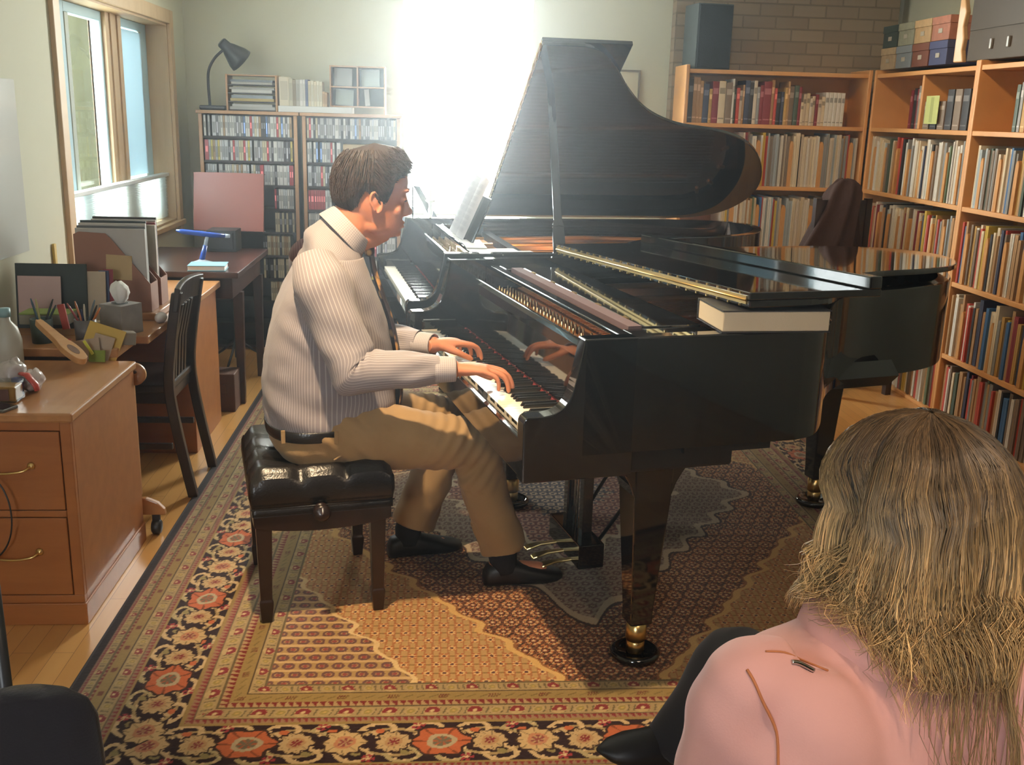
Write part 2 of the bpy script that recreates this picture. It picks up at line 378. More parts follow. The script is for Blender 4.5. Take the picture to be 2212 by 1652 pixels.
# the pleated shade, drawn up from the sill
sh = MB(); top = 1.125; P = []
npl = 26
for i in range(npl * 2 + 1):
    z = WZ0 + .02 + (top - .02 - WZ0 - .02) * i / (npl * 2); x = XL - .055 + (.011 if i % 2 else -.004)
    P.append([(x, WL0 + .014, z), (x, WL1 - .014, z)])
sh.grid(P, smooth=False)
shade = sh.build('pleated_shade', translucent('shade_fabric', (0.88, 0.92, 0.92), 0.72), None)
tag(shade, 'white pleated bottom-up shade covering the lower half of the side window', 'window shade')
MB().box(XL - .075, XL - .03, WL0 + .013, WL1 - .013, top - .02, top).build('top_rail', mat('shade_rail', (0.72, 0.76, 0.76), 0.5), shade, bevel=.003)
MB().tube([(XL - .02, WL0 + .05, top - .06), (XL - .02, WL0 + .05, top - .075)], .008).build('cord_knob', M['cdwood'], shade)
# a tree outside
tr = MB().tube(smooth_path([(-2.66, 8.1, -.42), (-2.64, 8.06, .8), (-2.65, 8.07, 1.7), (-2.62, 8.1, 3.2)], 5), [.10] * 16, 14)
tag(tr.build('tree_trunk', mat('mossy_bark', (0.020, 0.021, 0.005), 0.9, bump=.5, bscale=14, var=.3)), 'mossy green tree trunk standing outside the side window', 'tree')
# back window
fr = MB(); e = .05
fr.box(BX0, BX0 + e, YB + .04, YB + .12, BZ0, BZ1); fr.box(BX1 - e, BX1, YB + .04, YB + .12, BZ0, BZ1)
fr.box(BX0 + e, BX1 - e, YB + .04, YB + .12, BZ0, BZ0 + e); fr.box(BX0 + e, BX1 - e, YB + .04, YB + .12, BZ1 - e, BZ1)
w2 = struct(fr.build('window_2', mat('white_window_paint', (0.8, 0.8, 0.78), 0.5), bevel=.004))
MB().box(BX0 + e, BX1 - e, YB + .07, YB + .077, BZ0 + e, BZ1 - e).build('pane', M['glass'], w2)
MB().box(BX0 - .06, BX1 + .06, YB - .10, YB + .02, BZ0 - .04, BZ0 - .002).build('window_sill', mat('sill_paint', (0.62, 0.66, 0.70), 0.4), w2, bevel=.006)
struct(MB().box(-14, 14, -12, 22, -.5, -.4).build('ground', mat('pale_gravel', (0.42, 0.42, 0.36), 0.95)))
# ================================================================== the two grand pianos
def catmull(pts, n=5):
    return [(p.x, p.y) for p in smooth_path([(a, b, 0) for a, b in pts], n)]
BENT = catmull([(.78, .0), (.86, .03), (.95, .13), (1.05, .28), (1.20, .45), (1.39, .56), (1.62, .61), (1.80, .69), (1.95, .85), (2.05, 1.06), (2.06, 1.24), (1.98, 1.39), (1.84, 1.46), (1.68, 1.48)], 5)
def offset(poly, d):
    out = []
    for i, p in enumerate(poly):
        a = Vector(poly[max(i - 1, 0)]); b = Vector(poly[min(i + 1, len(poly) - 1)])
        t = (b - a).normalized(); out.append((p[0] - t.y * d, p[1] + t.x * d))
    return out
WP = 1.48                                     # overall width of a piano
RIM = .985                                    # top of the rim

def grand_piano(origin, th, label, rim_z, lid_angle, lid_lift, stick, full):
    g = empty('grand_piano', origin, R_(th), label, 'piano')
    B, SA = M['black'], M['satin']
    zs = rim_z - RIM                           # a slightly lower case
    Z = lambda z: z + zs
    # ---- bent rim: one closed wall
    outer = [(.16, 0)] + BENT + [(.16, WP)]
    inner = [(.16, .045)] + offset(BENT, .045) + [(.16, WP - .045)]
    n = len(outer); rb = MB(); z0, z1 = Z(.68), Z(RIM)
    ring = lambda pts, z: [Vector((p[0], p[1], z)) for p in pts]
    def strip(a, b, smooth=True):
        o = len(rb.v); rb.v.extend([tuple(p) for p in a + b])
        for i in range(n - 1): rb.f.append([o + i, o + i + 1, o + n + i + 1, o + n + i]); rb.m.append(0); rb.sm.append(smooth)
    e = .004
    oo = offset(outer, .004); oo = [(outer[0][0], .004)] + oo[1:-1] + [(outer[-1][0], WP - .004)]
    strip(ring(outer, z0), ring(outer, z1 - e)); strip(ring(outer, z1 - e), ring(oo, z1)); strip(ring(oo, z1), ring(inner, z1), False)
    strip(ring(inner, z1), ring(inner, z0)); strip(ring(inner, z0), ring(outer, z0), False)
    rim = rb.build('rim', B, g)
    # ---- arms (cheeks) at both ends of the keyboard, with the scrolled front
    prof = [(0, .615), (0, .775), (.004, .785), (.012, .79), (.055, .79)] + catmull([(.055, .79), (.085, .797), (.11, .815), (.128, .85), (.14, .90), (.15, .95), (.155, RIM)], 4)[1:] + [(.17, RIM), (.30, RIM), (.30, .615)]
    for w0, w1 in ((0, .052), (WP - .052, WP)):
        T = Matrix(((1, 0, 0, 0), (0, 0, -1, w1), (0, 1, 0, zs), (0, 0, 0, 1)))
        MB().prism(prof, 0, w1 - w0, T=T).build('arm', B, g, bevel=.004)
    for w0, w1 in ((.053, .127), (WP - .127, WP - .053)):
        MB().box(.035, .17, w0, w1, Z(.70), Z(.772)).build('key_block', B, g, bevel=.008, seg=3)
    # ---- keybed, key slip, belly
    MB().box(.012, .46, .053, WP - .053, Z(.615), Z(.665)).build('keybed', SA, g, bevel=.004)
    MB().box(.004, .026, .053, WP - .053, Z(.62), Z(.722)).build('key_slip', B, g, bevel=.003)
    # ---- keys
    kw = 1.226 / 52; k0 = .127
    kb = MB()
    kb.box(.030, .034, .0006, kw - .0006, Z(.70), Z(.733)); kb.box(.030, .19, .0006, kw - .0006, Z(.724), Z(.735))
    kme = kb.mesh('white_key', M['ivory'])
    bk = MB(); bk.loft([[Vector((x, y, Z(z))) for x, y, z in ((.085, -.0055, .735), (.19, -.0055, .735), (.19, .0055, .735), (.085, .0055, .735))],
                        [Vector((x, y, Z(z))) for x, y, z in ((.091, -.0045, .746), (.19, -.0045, .746), (.19, .0045, .746), (.091, .0045, .746))]], smooth=False)
    bme = bk.mesh('black_key', M['ebony'])
    for i in range(52):
        o = bpy.data.objects.new('white_key', kme); COL.objects.link(o); o.parent = g; o.location = (0, k0 + kw * i, 0)
        # from the treble end: c8 b a g f e d c ...; no sharp between c-b and f-e
        if i < 51 and (i % 7) not in (0, 4):
            o = bpy.data.objects.new('black_key', bme); COL.objects.link(o); o.parent = g; o.location = (0, k0 + kw * (i + 1), 0)
    MB().box(.188, .196, .127, WP - .127, Z(.733), Z(.739)).build('key_felt', M['redfelt'], g)
    # ---- fallboard, leaning back, with rounded top
    fb = MB(); fp = [(.196, .735), (.205, .895), (.208, .925), (.217, .938), (.230, .936), (.232, .92), (.221, .885), (.212, .735)]
    T = Matrix(((1, 0, 0, 0), (0, 0, -1, WP - .053), (0, 1, 0, zs), (0, 0, 0, 1)))
    fb.prism(fp, 0, WP - .106, T=T).build('fallboard', B, g, bevel=.003)
    # ---- plate, pin block, soundboard
    inner2 = offset(BENT, .05)
    MB().prism([(.30, .055)] + inner2 + [(.30, WP - .055)], Z(.80), Z(.81)).build('soundboard', M['soundboard'], g)
    pl = MB()
    pl.box(.252, .46, .054, WP - .054, Z(.845), Z(.872))                       # pin block web
    pl.prism([(.46, .06), (.78, .06)] + offset(BENT, .06)[2:] + [(.46, WP - .06)], Z(.832), Z(.842))
    for y0, y1, xe in ((.42, .30, 1.02), (.74, .62, 1.5), (1.02, .98, 1.85), (1.28, 1.28, 1.78)):   # struts
        pl.tube([(.45, y0, Z(.885)), ((.45 + xe) / 2, (y0 + y1) / 2, Z(.895)), (xe, y1, Z(.878))], .016, 8)
    for i in range(14):                                                       # webbing at the hitch rim
        q = BENT[6 + i * 4]; qq = offset(BENT, .10)[6 + i * 4]; pl.tube([(q[0] * .5 + qq[0] * .5, q[1] * .5 + qq[1] * .5, Z(.845)), (qq[0], qq[1], Z(.872))], .012, 6)
    pl.build('cast_iron_plate', M['plate'], g, bevel=.003)
    pins = MB()
    for i in range(75):
        w = .10 + i * (WP - .2) / 74
        if i % 25 in (22, 23, 24): continue
        for r in range(3): pins.tube([(.285 + r * .033 + .006 * (i % 2), w, Z(.86)), (.285 + r * .033 + .006 * (i % 2), w, Z(.898))], .0028, 6)
    pins.build('tuning_pins', M['bronze'], g)['kind'] = 'stuff'
    st = MB()
    for i in range(60):
        w = .12 + i * (WP - .26) / 59; q = min(BENT, key=lambda p: abs(p[1] - (w * .9 + .1)) + (9 if p[0] > 2.02 and w > 1.2 else 0))
        xe = max(.75, min(q[0] - .14, 1.9)); st.tube([(.40, w, Z(.886)), (xe, w * .88 + .13, Z(.884))], .0016 if i < 42 else .0028, 4)
    st.build('strings', M['copper'], g)
    fl = MB().box(.435, .447, .10, WP - .10, Z(.872), Z(.884)); fl.build('string_felt', M['redfelt'], g)
    # dampers and hammer line, dark
    dm = MB()
    for i in range(56): dm.box(.555, .60, .30 + i * .0185, .30 + i * .0185 + .012, Z(.886), Z(.925))
    dm.build('dampers', SA, g)
    # ---- lid: main panel, hinged on the bass side, front flap folded back on it
    FH = .60                                   # where flap and main panel meet
    over = offset(BENT, -.014)
    main = [(FH, -.012)] + over + [(FH, WP + .006)]
    hingep = Vector((0, WP + .002, Z(RIM + .008)))
    la = math.radians(lid_angle)
    piv = Matrix.Translation(hingep) @ Matrix.Rotation(-la, 4, 'X') @ Matrix.Translation(-hingep)
    lid = MB().prism(main, Z(RIM + .008), Z(RIM + .028), T=piv).build('lid', B, g, bevel=.004)
    flap = MB().box(FH, FH + .40, -.012, WP + .006, Z(RIM + .0285), Z(RIM + .0485), T=piv).build('lid_flap', B, lid, bevel=.003)
    if full: MB().box(FH + .362, FH + .40, -.012, WP + .006, Z(RIM + .0486), Z(RIM + .083), T=piv).build('flap_lip', B, lid, bevel=.004)
    hg = MB(); hz = Z(RIM + .0283)
    hg.box(FH - .004, FH - .0005, .0, WP - .01, hz - .011, hz + .011, T=piv)
    hg.tube([piv @ Vector((FH - .005, .0, hz)), piv @ Vector((FH - .005, WP - .01, hz))], .0035, 8)
    for i in range(24):
        for d in (-.0155, .0155): hg.box(FH - .005, FH - .0008, .03 + i * .0615, .036 + i * .0615, hz + d - .003, hz + d + .003, T=piv)
    hg.build('lid_hinge', M['brass'], lid)
    if stick:
        a = Vector((.66, .07, Z(.975))); b = piv @ Vector((.70, .28, Z(RIM + .006)))
        t = MB()
        d = (b - a).normalized()
        t.tube([a, a + d * .12], .030, 6, smooth=False, squash=.6); t.tube([a + d * .12, a + d * .155, b], [.030, .021, .018], 6, smooth=False, squash=.6)
        t.build('prop_stick', B, g, bevel=.002)
    # ---- music shelf with the desk folded down
    ms = MB()
    ms.box(.30, .335, .055, WP - .055, Z(.952), Z(.966)); ms.box(.335, .58, .055, .19, Z(.952), Z(.966)); ms.box(.335, .58, WP - .19, WP - .055, Z(.952), Z(.966))
    shelf = ms.build('music_shelf', B, g, bevel=.003)
    if full:
        MB().box(.355, .395, .195, WP - .195, Z(.955), Z(.972)).build('desk_felt_strip', M['mauvefelt'], shelf)
        MB().box(.40, .575, .195, WP - .195, Z(.952), Z(.970)).build('music_desk', B, shelf, bevel=.004)
        h = MB()
        for i in range(5): h.box(.394, .403, .30 + i * .21, .33 + i * .21, Z(.968), Z(.974))
        h.build('desk_hinges', M['brass'], shelf)
    else:
        MB().box(.335, .345, .42, 1.06, Z(.966), Z(1.19), T=Matrix.Translation((.34, 0, Z(.966))) @ Matrix.Rotation(.42, 4, 'Y') @ Matrix.Translation((-.34, 0, -Z(.966)))).build('music_desk', B, shelf, bevel=.003)
    # ---- underside beams and legs
    MB().box(.46, .72, .02, WP - .02, Z(.655), Z(.70)).build('belly_beam', SA, g)
    ub = MB()
    for y0, y1 in ((.5, .35), (1.0, 1.1)): ub.tube([(.7, y0, Z(.70)), (1.5, y1 + .2, Z(.70))], .045, 4, smooth=False)
    ub.build('brace_beams', SA, g)
    MB().box(.30, .62, .04, .20, Z(.605), Z(.68)).build('leg_block', SA, g, bevel=.01)
    def leg(x, y, top, ztop):
        L = MB(); prof = [(.058, ztop), (.055, ztop - .10), (.034, .16), (.034, .12)]
        rings = [[Vector((x + sx * r, y + sy * r, z)) for sx, sy in ((-1, -1), (1, -1), (1, 1), (-1, 1))] for r, z in prof]
        L.loft(rings, smooth=False)
        if top:   # the curved shoulder under the case
            L.loft([[Vector((x + sx * r, y + sy * .055, z)) for sx, sy in ((-1, -1), (1, -1), (1, 1), (-1, 1))] for r, z in ((.10, ztop + .001), (.085, ztop - .02), (.068, ztop - .05), (.056, ztop - .085))], smooth=False)
        o = L.build('leg', B, g, bevel=.005)
        MB().lathe([(.026, .06), (.03, .065), (.03, .125)], (x, y, 0), 12).build('ferrule', M['brass'], o)
        w = MB(); w.lathe([(.0, .018), (.021, .018), (.027, .03), (.027, .055), (.02, .066)], (x, y, 0), 14); w.build('caster_wheel', M['brass'], o)
        MB().lathe([(.0, .0055), (.062, .0055), (.071, .012), (.073, .026), (.060, .034), (.052, .020), (.0, .018)], (x, y, 0), 24).build('caster_cup', B, o)
    leg(.402, .124, True, Z(.605)); leg(.402, WP - .124, True, Z(.66)); leg(1.62, 1.08, True, Z(.68))
    # ---- pedal lyre
    cy = WP / 2; ly = MB()
    for d in (-.075, .075): ly.box(.43, .465, cy + d - .02, cy + d + .02, .15, Z(.655))
    ly.box(.40, .49, cy - .15, cy + .15, .065, .15); ly.box(.42, .48, cy - .12, cy + .12, Z(.60), Z(.655))
    lyr = ly.build('pedal_lyre', B, g, bevel=.004)
    rods = MB()
    for d in (-.03, 0, .03): rods.tube([(.447, cy + d, .14), (.447, cy + d, Z(.61))], .004, 6)
    rods.build('pedal_rods', M['steel'], lyr)
    br = MB()
    for d in (-.09, .09): br.tube([(.48, cy + d, .12), (.86, cy + d * 1.6, Z(.69))], .007, 6)
    br.build('lyre_braces', SA, lyr)
    for d in (-.075, 0, .075):
        pd = MB(); pd.loft([[Vector((x, cy + d + s * w, z + t)) for s, t in ((-1, 0), (1, 0), (1, .008), (-1, .008))] for x, w, z in ((.41, .008, .068), (.34, .012, .066), (.30, .018, .058), (.285, .014, .052))], smooth=False)
        pd.build('pedal', M['brass'], g, bevel=.003)
    return g
R_ = math.radians
PA = (0.219, 2.423, 0); PAT = 13.017
PBt = 8.0; PB = (-0.124, 4.152, 0)
pianoA = grand_piano(PA, PAT, 'black grand piano being played, lid down with its front flap folded back', .985, 2.3, 0, False, True)
pianoB = grand_piano(PB, PBt, 'black grand piano standing behind the played one, lid raised on its prop stick', .965, 34, 0, True, False)
def frameM(origin, th): return Matrix.Translation(origin) @ Matrix.Rotation(R_(th), 4, 'Z')
FA = frameM(PA, PAT); FB = frameM(PB, PBt)
# ================================================================== the rug
def make_rug():
    RX0, RX1, RY0, RY1 = -.975, 1.975, 1.985, 5.98
    xs = np.linspace(RX0, RX1, 820)
    ys = np.concatenate([np.arange(RY0, 3.5, .0036), np.arange(3.5, RY1, .009), [RY1]])
    X, Y = np.meshgrid(xs, ys)
    dx = np.minimum(X - RX0, RX1 - X); dy = np.minimum(Y - RY0, RY1 - Y)
    d = np.minimum(dx, dy)                                    # distance to the nearest edge
    side = dx < dy
    along = np.where(side, Y - 3.98, X - .5); along = along + .004 * np.sin(d * 90)
    fr = lambda a: a - np.floor(a)
    C = lambda r, g, b: np.array([r, g, b]) ** 1.0
    NAVY = C(.022, .010, .013); WINE = C(.16, .022, .022); CREAM = C(.40, .30, .165); BEIGE = C(.31, .25, .135); OLIVE = C(.25, .19, .075)
    RUST = C(.34, .10, .045); BROWN = C(.105, .040, .022); DARK = C(.035, .018, .014); GREY = C(.22, .19, .14); IVORY = C(.52, .42, .26); BLUE = C(.05, .05, .075); MAROON = C(.19, .03, .035)
    col = np.zeros(X.shape + (3,))
    def put(mask, c): col[mask] = c
    rng = np.random.default_rng(3)
    # ---- field lattice
    u, v = X - .5, Y - 3.98
    def motif(per, ox=0, oy=0):
        row = np.floor((v + oy) / per); a = (fr((u + ox) / per + .5 * (row % 2)) - .5) * per; b = (fr((v + oy) / per) - .5) * per
        r = np.hypot(a, b); th = np.arctan2(b, a); return a, b, r, th, row
    inside = d > .52
    put(np.ones_like(inside), BROWN)
    per = .058
    a, b, r, th, row = motif(per)
    dots = np.cos(4 * th)
    put(inside & (np.abs(a + b) % (per / 3) < .0045), C(.20, .085, .04)); put(inside & (np.abs(a - b) % (per / 3) < .0045), DARK)
    put(inside & (r < .026), DARK)
    put(inside & (np.abs(r - .0195) < .0055) & (np.cos(8 * th) > .1), C(.46, .32, .17))
    put(inside & (np.abs(r - .0195) < .0045) & (np.cos(8 * th) < -.45), C(.36, .12, .04))
    put(inside & (r < .0105), C(.17, .05, .03)); put(inside & (r < .005), IVORY)
    a2, b2, r2, th2, _ = motif(per, per / 2, per / 2)
    put(inside & (r2 < .0085) & (np.cos(4 * th2) > 0), C(.34, .14, .05))
    # ---- cream spandrels in the corners, with scalloped ivory outlines
    au, av = np.abs(u), 1.475 - np.abs(v)                      # av: distance inward from the short field edges
    sc = .022 * np.abs(np.sin(av * 22)) + .012 * np.sin(av * 60)
    s1 = au - (.14 + .70 * av) + sc; s2 = au - (.56 + .62 * av) + sc
    m1 = inside & (s1 > 0); put(m1, C(.37, .25, .115))
    pc = .046; a, b, r, th, row = motif(pc, .01, .02)
    put(m1 & (np.abs(b) < .0035), C(.22, .14, .055)); put(m1 & (np.abs(np.abs(a) - .012) < .003) & (np.abs(b) > .006), C(.30, .14, .06))
    put(m1 & (r < .0125), C(.52, .38, .19)); put(m1 & (np.abs(r - .0125) < .0035) & (np.cos(6 * th) > 0), C(.33, .10, .04)); put(m1 & (r < .0058), C(.10, .045, .05))
    m2 = inside & (s2 > 0); put(m2, C(.31, .215, .10))
    put(m2 & (np.abs(a) < .004), C(.13, .085, .06)); put(m2 & (np.abs(r - .014) < .0045), C(.12, .06, .06)); put(m2 & (r < .007), C(.22, .05, .05)); put(m2 & (np.abs(np.abs(b) - .02) < .003), C(.44, .32, .17))
    put(inside & (np.abs(s1 - .012) < .0125), C(.50, .34, .14)); put(inside & (np.abs(s1 + .004) < .004), C(.22, .10, .04))
    put(inside & (np.abs(s2) < .008), C(.54, .42, .23))
    # ---- medallion
    mu_ = np.abs(u) / .80 + np.abs(v) / 1.13
    mu_ = mu_ + .035 * np.sin(np.arctan2(v, u) * 28)
    mm = inside & (mu_ < 1); put(mm, C(.24, .205, .16))
    a, b, r, th, row = motif(.04, .013, .007)
    put(mm & (np.abs(r - .011) < .004), C(.12, .06, .05)); put(mm & (r < .005), C(.42, .34, .24)); put(mm & (np.abs(a - b) % .02 < .003), C(.15, .11, .08))
    put(inside & (np.abs(mu_ - 1) < .020), C(.37, .31, .22)); put(inside & (np.abs(mu_ - 1.03) < .008), DARK)
    m3 = inside & (mu_ < .62); put(m3, C(.14, .055, .05)); put(m3 & (np.abs(r - .012) < .004), C(.38, .24, .18)); put(m3 & (r < .006), BLUE)
    put(inside & (np.abs(mu_ - .62) < .02), C(.46, .40, .30))
    m4 = inside & (mu_ < .3); put(m4, BLUE); put(m4 & (np.abs(r - .012) < .004), C(.4, .32, .24))
    # ---- borders, from the field outwards (distance from edge)
    def band(d0, d1): return (d >= d0) & (d < d1)
    def rosettes(mask, dc, per, R, c1, c2, kind=0):
        aa = (fr(along / per) - .5) * per; bb = d - dc; r = np.hypot(aa, bb); th = np.arctan2(bb, aa)
        if kind == 0:
            put(mask & (np.abs(r - R) < R * .42) & (th > -2.3) & (np.abs(th) < 2.9), c1); put(mask & (r < R * .45), c2)
        else: put(mask & (np.abs(aa) < R) & (np.abs(bb) < R * .45), c1)
    def flowers(mask, dc, per, off):
        aa = (fr(along / per + off) - .5) * per; bb = d - dc; r = np.hypot(aa, bb); th = np.arctan2(bb, aa); return aa, bb, r, th
    def light(d0, d1, base):
        m = band(d0, d1); put(m, base); dc = (d0 + d1) / 2; w = d1 - d0
        aa, bb, r, th = flowers(m, dc, .028, .1); put(m & (np.abs(np.abs(aa) - .006) < .0024) & (np.abs(bb) < w * .3), base * .45)
        aa, bb, r, th = flowers(m, dc, .112, 0); put(m & (r < w * .42), base * 1.25); put(m & (np.abs(r - w * .26) < w * .13) & (bb > -w * .15), MAROON); put(m & (r < w * .10), IVORY)
        aa, bb, r, th = flowers(m, dc, .112, .5); put(m & (r < w * .34), base * 1.15); put(m & (r < w * .22), C(.27, .23, .08)); put(m & (r < w * .09), C(.40, .30, .12))
        for e in (d0, d1): put((np.abs(d - e) < .0028), base * .38)
    def zig(d0, d1, base, c, per):
        m = band(d0, d1); put(m, base); aa = (fr(along / per) - .5) * per; t = (d - d0) / (d1 - d0); put(m & (np.abs(aa) < per * .42 * t), c)
    # inner stripes
    light(.478, .52, BEIGE)
    mb = band(.436, .478); put(mb, OLIVE); aa, bb, r, th = flowers(mb, .457, .135, 0)
    put(mb & (np.abs(aa) < .014) & (np.abs(bb) < .008) & (np.sin(aa * 900) > -.3), C(.13, .035, .02)); aa, bb, r, th = flowers(mb, .457, .034, .2); put(mb & (np.abs(bb - aa * .6) < .003) & (np.abs(aa) < .01), C(.17, .125, .045))
    for e in (.436, .478): put(np.abs(d - e) < .0022, DARK)
    zig(.412, .436, CREAM * .85, WINE, .021)
    light(.362, .412, BEIGE)
    zig(.342, .362, C(.26, .17, .11), MAROON, .017)
    # the dark main border
    m = band(.165, .342); put(m, NAVY); dc = .2535
    P4 = .48
    # winding vine
    for ph in (0, .5):
        w = dc + .055 * np.sin(2 * PI * (along / P4 + ph)); put(m & (np.abs(d - w) < .0052), C(.30, .24, .125))
    for k in range(8):                                          # curling leaves
        ca = (k + .5) / 8; w0 = dc + .046 * (1 if k % 2 else -1)
        aa = (fr(along / P4 - ca + .5) - .5) * P4; bb = (d - w0) * (1 if k % 2 else -1)
        rr = np.hypot(aa * .8, bb); th = np.arctan2(bb, aa * .8)
        spiral = np.abs(rr - (.012 + .0045 * (th + PI))) < .0055
        put(m & spiral & (rr < .046), C(.46, .37, .22) if k % 3 else C(.34, .31, .18))
        put(m & (rr < .010), C(.40, .12, .05) if k % 2 else C(.22, .20, .09))
        put(m & (np.abs(rr - .030) < .004) & (np.sin(th * 9) > .55), IVORY)
    def bloom(off, R, petals, c1, c2, c3, squash=1.0):
        aa = (fr(along / P4 + off) - .5) * P4; bb = (d - dc); r = np.hypot(aa * squash, bb); th = np.arctan2(bb, aa * squash)
        rim = R * (1 + .10 * np.cos(petals * th))
        put(m & (r < rim * 1.13), DARK); put(m & (r < rim), c1); put(m & (r < rim) & (np.abs(np.sin(petals * th / 2)) < .16) & (r > R * .45), c1 * .45)
        put(m & (r < R * .55), c2); put(m & (r < R * .36), c3); put(m & (r < R * .36) & (np.cos(6 * th) > .5), c1 * .8)
    bloom(0, .048, 8, C(.46, .36, .20), C(.40, .20, .12), C(.22, .06, .06))
    bloom(.5, .056, 6, RUST * 1.15, C(.36, .33, .24), C(.13, .12, .09), .82)
    for off in (.25, .75): bloom(off, .040, 10, C(.42, .33, .19), C(.36, .24, .13), MAROON)
    for k in range(4):                                          # small crimson sprigs at the band edges
        aa = (fr(along / P4 + .125 + k * .25) - .5) * P4; bb = d - (.186 if k % 2 else .322); r = np.hypot(aa, bb); put(m & (r < .017) & (np.cos(5 * np.arctan2(bb, aa)) > -.4), C(.26, .035, .05)); put(m & (r < .005), IVORY)
    for e, c in ((.168, OLIVE), (.338, OLIVE)): put(np.abs(d - e) < .0045, c)
    zig(.148, .165, C(.24, .17, .12), MAROON, .017)
    light(.108, .148, BEIGE)
    mb = band(.076, .108); put(mb, OLIVE); aa, bb, r, th = flowers(mb, .092, .12, 0); put(mb & (np.abs(aa) < .011) & (np.abs(bb) < .006), C(.15, .05, .03))
    for e in (.076, .108): put(np.abs(d - e) < .0025, DARK)
    zig(.066, .076, CREAM * .7, WINE, .02)
    light(.040, .066, BEIGE)
    zig(.032, .040, C(.2, .12, .09), MAROON, .014)
    put(d < .032, C(.016, .009, .009))
    col = np.where((d < .52)[..., None], col * np.array([.86, .76, .66]), col * np.array([.96, .87, .76]))
    grain = 1 + .12 * (rng.random(X.shape) - .5); col *= grain[..., None]
    Zt = .004 + .0008 * (rng.random(X.shape) - .5); Zt[d < .006] = .001
    ny, nx = X.shape
    co = np.stack([X, Y, Zt], -1).reshape(-1, 3).astype(np.float32)
    idx = np.arange(nx * ny).reshape(ny, nx)
    q = np.stack([idx[:-1, :-1], idx[:-1, 1:], idx[1:, 1:], idx[1:, :-1]], -1).reshape(-1, 4).astype(np.int32)
    me = bpy.data.meshes.new('rug'); me.vertices.add(len(co)); me.vertices.foreach_set('co', co.ravel())
    me.loops.add(q.size); me.loops.foreach_set('vertex_index', q.ravel())
    me.polygons.add(len(q)); me.polygons.foreach_set('loop_start', np.arange(len(q), dtype=np.int32) * 4)
    try: me.polygons.foreach_set('loop_total', np.full(len(q), 4, dtype=np.int32))
    except Exception: pass
    me.update(calc_edges=True)
    ca = me.color_attributes.new('Col', 'FLOAT_COLOR', 'POINT')
    rgba = np.ones((nx * ny, 4), np.float32); rgba[:, :3] = np.clip(col.reshape(-1, 3), 0, 1); ca.data.foreach_set('color', rgba.ravel())
    me.materials.append(attr_mat('rug_pile', 0.95, sheen=.15, spec=.1)); me.polygons.foreach_set('use_smooth', np.ones(len(q), dtype=bool))
    o = bpy.data.objects.new('oriental_rug', me); COL.objects.link(o)
    tag(o, 'large oriental rug with a dark floral border lying under both pianos', 'rug')
make_rug()
# ================================================================== left side: cabinet, desk, chair, table, racks
# ---- file cabinet
cx0, cx1, cy0, cy1, ct = XL + .03, -1.045, 2.87, 3.50, .665
fc = empty('file_cabinet', ((cx0 + cx1) / 2, (cy0 + cy1) / 2, 0), 0, 'oak two-drawer file cabinet with brass pulls, by the front end of the desk', 'file cabinet')
def L0(o): return o.location
ox, oy = fc.location.x, fc.location.y
b = MB(); b.box(cx0 - ox, cx1 - ox, cy0 + .02 - oy, cy1 - oy, .07, ct - .028); b.box(cx0 - ox, cx1 - ox, cy0 - oy, cy0 + .02 - oy, .07, .095)
for x0, x1 in ((cx0, cx0 + .03), (cx1 - .03, cx1)): b.box(x0 - ox, x1 - ox, cy0 - oy, cy0 + .02 - oy, .095, ct - .028)
b.box(cx0 + .03 - ox, cx1 - .03 - ox, cy0 - oy, cy0 + .02 - oy, .345, .365); b.box(cx0 + .03 - ox, cx1 - .03 - ox, cy0 - oy, cy0 + .02 - oy, ct - .055, ct - .028)
b.build('cabinet_body', M['deskwood2'], fc, bevel=.002)
MB().box(cx0 - ox, cx1 + .012 - ox, cy0 - .014 - oy, cy1 - oy, ct - .028, ct).build('cabinet_top', M['deskwood'], fc, bevel=.006)
MB().box(cx0 - ox, cx1 + .006 - ox, cy0 - .006 - oy, cy1 - oy, 0, .07).build('plinth', M['deskwood2'], fc, bevel=.003)
for z0, z1 in ((.098, .342), (.368, ct - .058)):
    d = MB().box(cx0 + .033 - ox, cx1 - .033 - ox, cy0 - .001 - oy, cy0 + .018 - oy, z0, z1).build('drawer', M['deskwood2'], fc, bevel=.002)
    zm = (z0 + z1) / 2 + .01; hx = -1.225 - ox; yy = cy0 - oy
    h = MB(); h.tube(smooth_path([(hx - .05, yy - .028, zm - .006), (hx, yy - .03, zm - .008), (hx + .045, yy - .027, zm - .002), (hx + .058, yy - .018, zm + .004), (hx + .062, yy - .002, zm + .006)], 4), .0035, 8)
    h.tube(smooth_path([(hx - .05, yy - .028, zm - .006), (hx - .062, yy - .018, zm + .004), (hx - .066, yy - .002, zm + .006)], 4), .0035, 8)
    for s in (-.066, .062): h.lathe([(0, -.0), (.012, .0), (.010, .004), (.005, .008), (0, .009)], n=12, T=Matrix.Translation((hx + s, yy - .001, zm + .006)) @ Matrix.Rotation(PI / 2, 4, 'X'))
    h.build('handle', M['brass'], d)
# a black cable hanging in front of it
c = MB().tube(smooth_path([(-1.30, 2.84, .50), (-1.245, 2.83, .47), (-1.215, 2.82, .41), (-1.215, 2.82, .33), (-1.245, 2.83, .26), (-1.30, 2.84, .21)], 6), .0025, 6).build('cable', M['blackplastic'])
tag(c, 'thin black cable looping down in front of the oak file cabinet', 'cable')
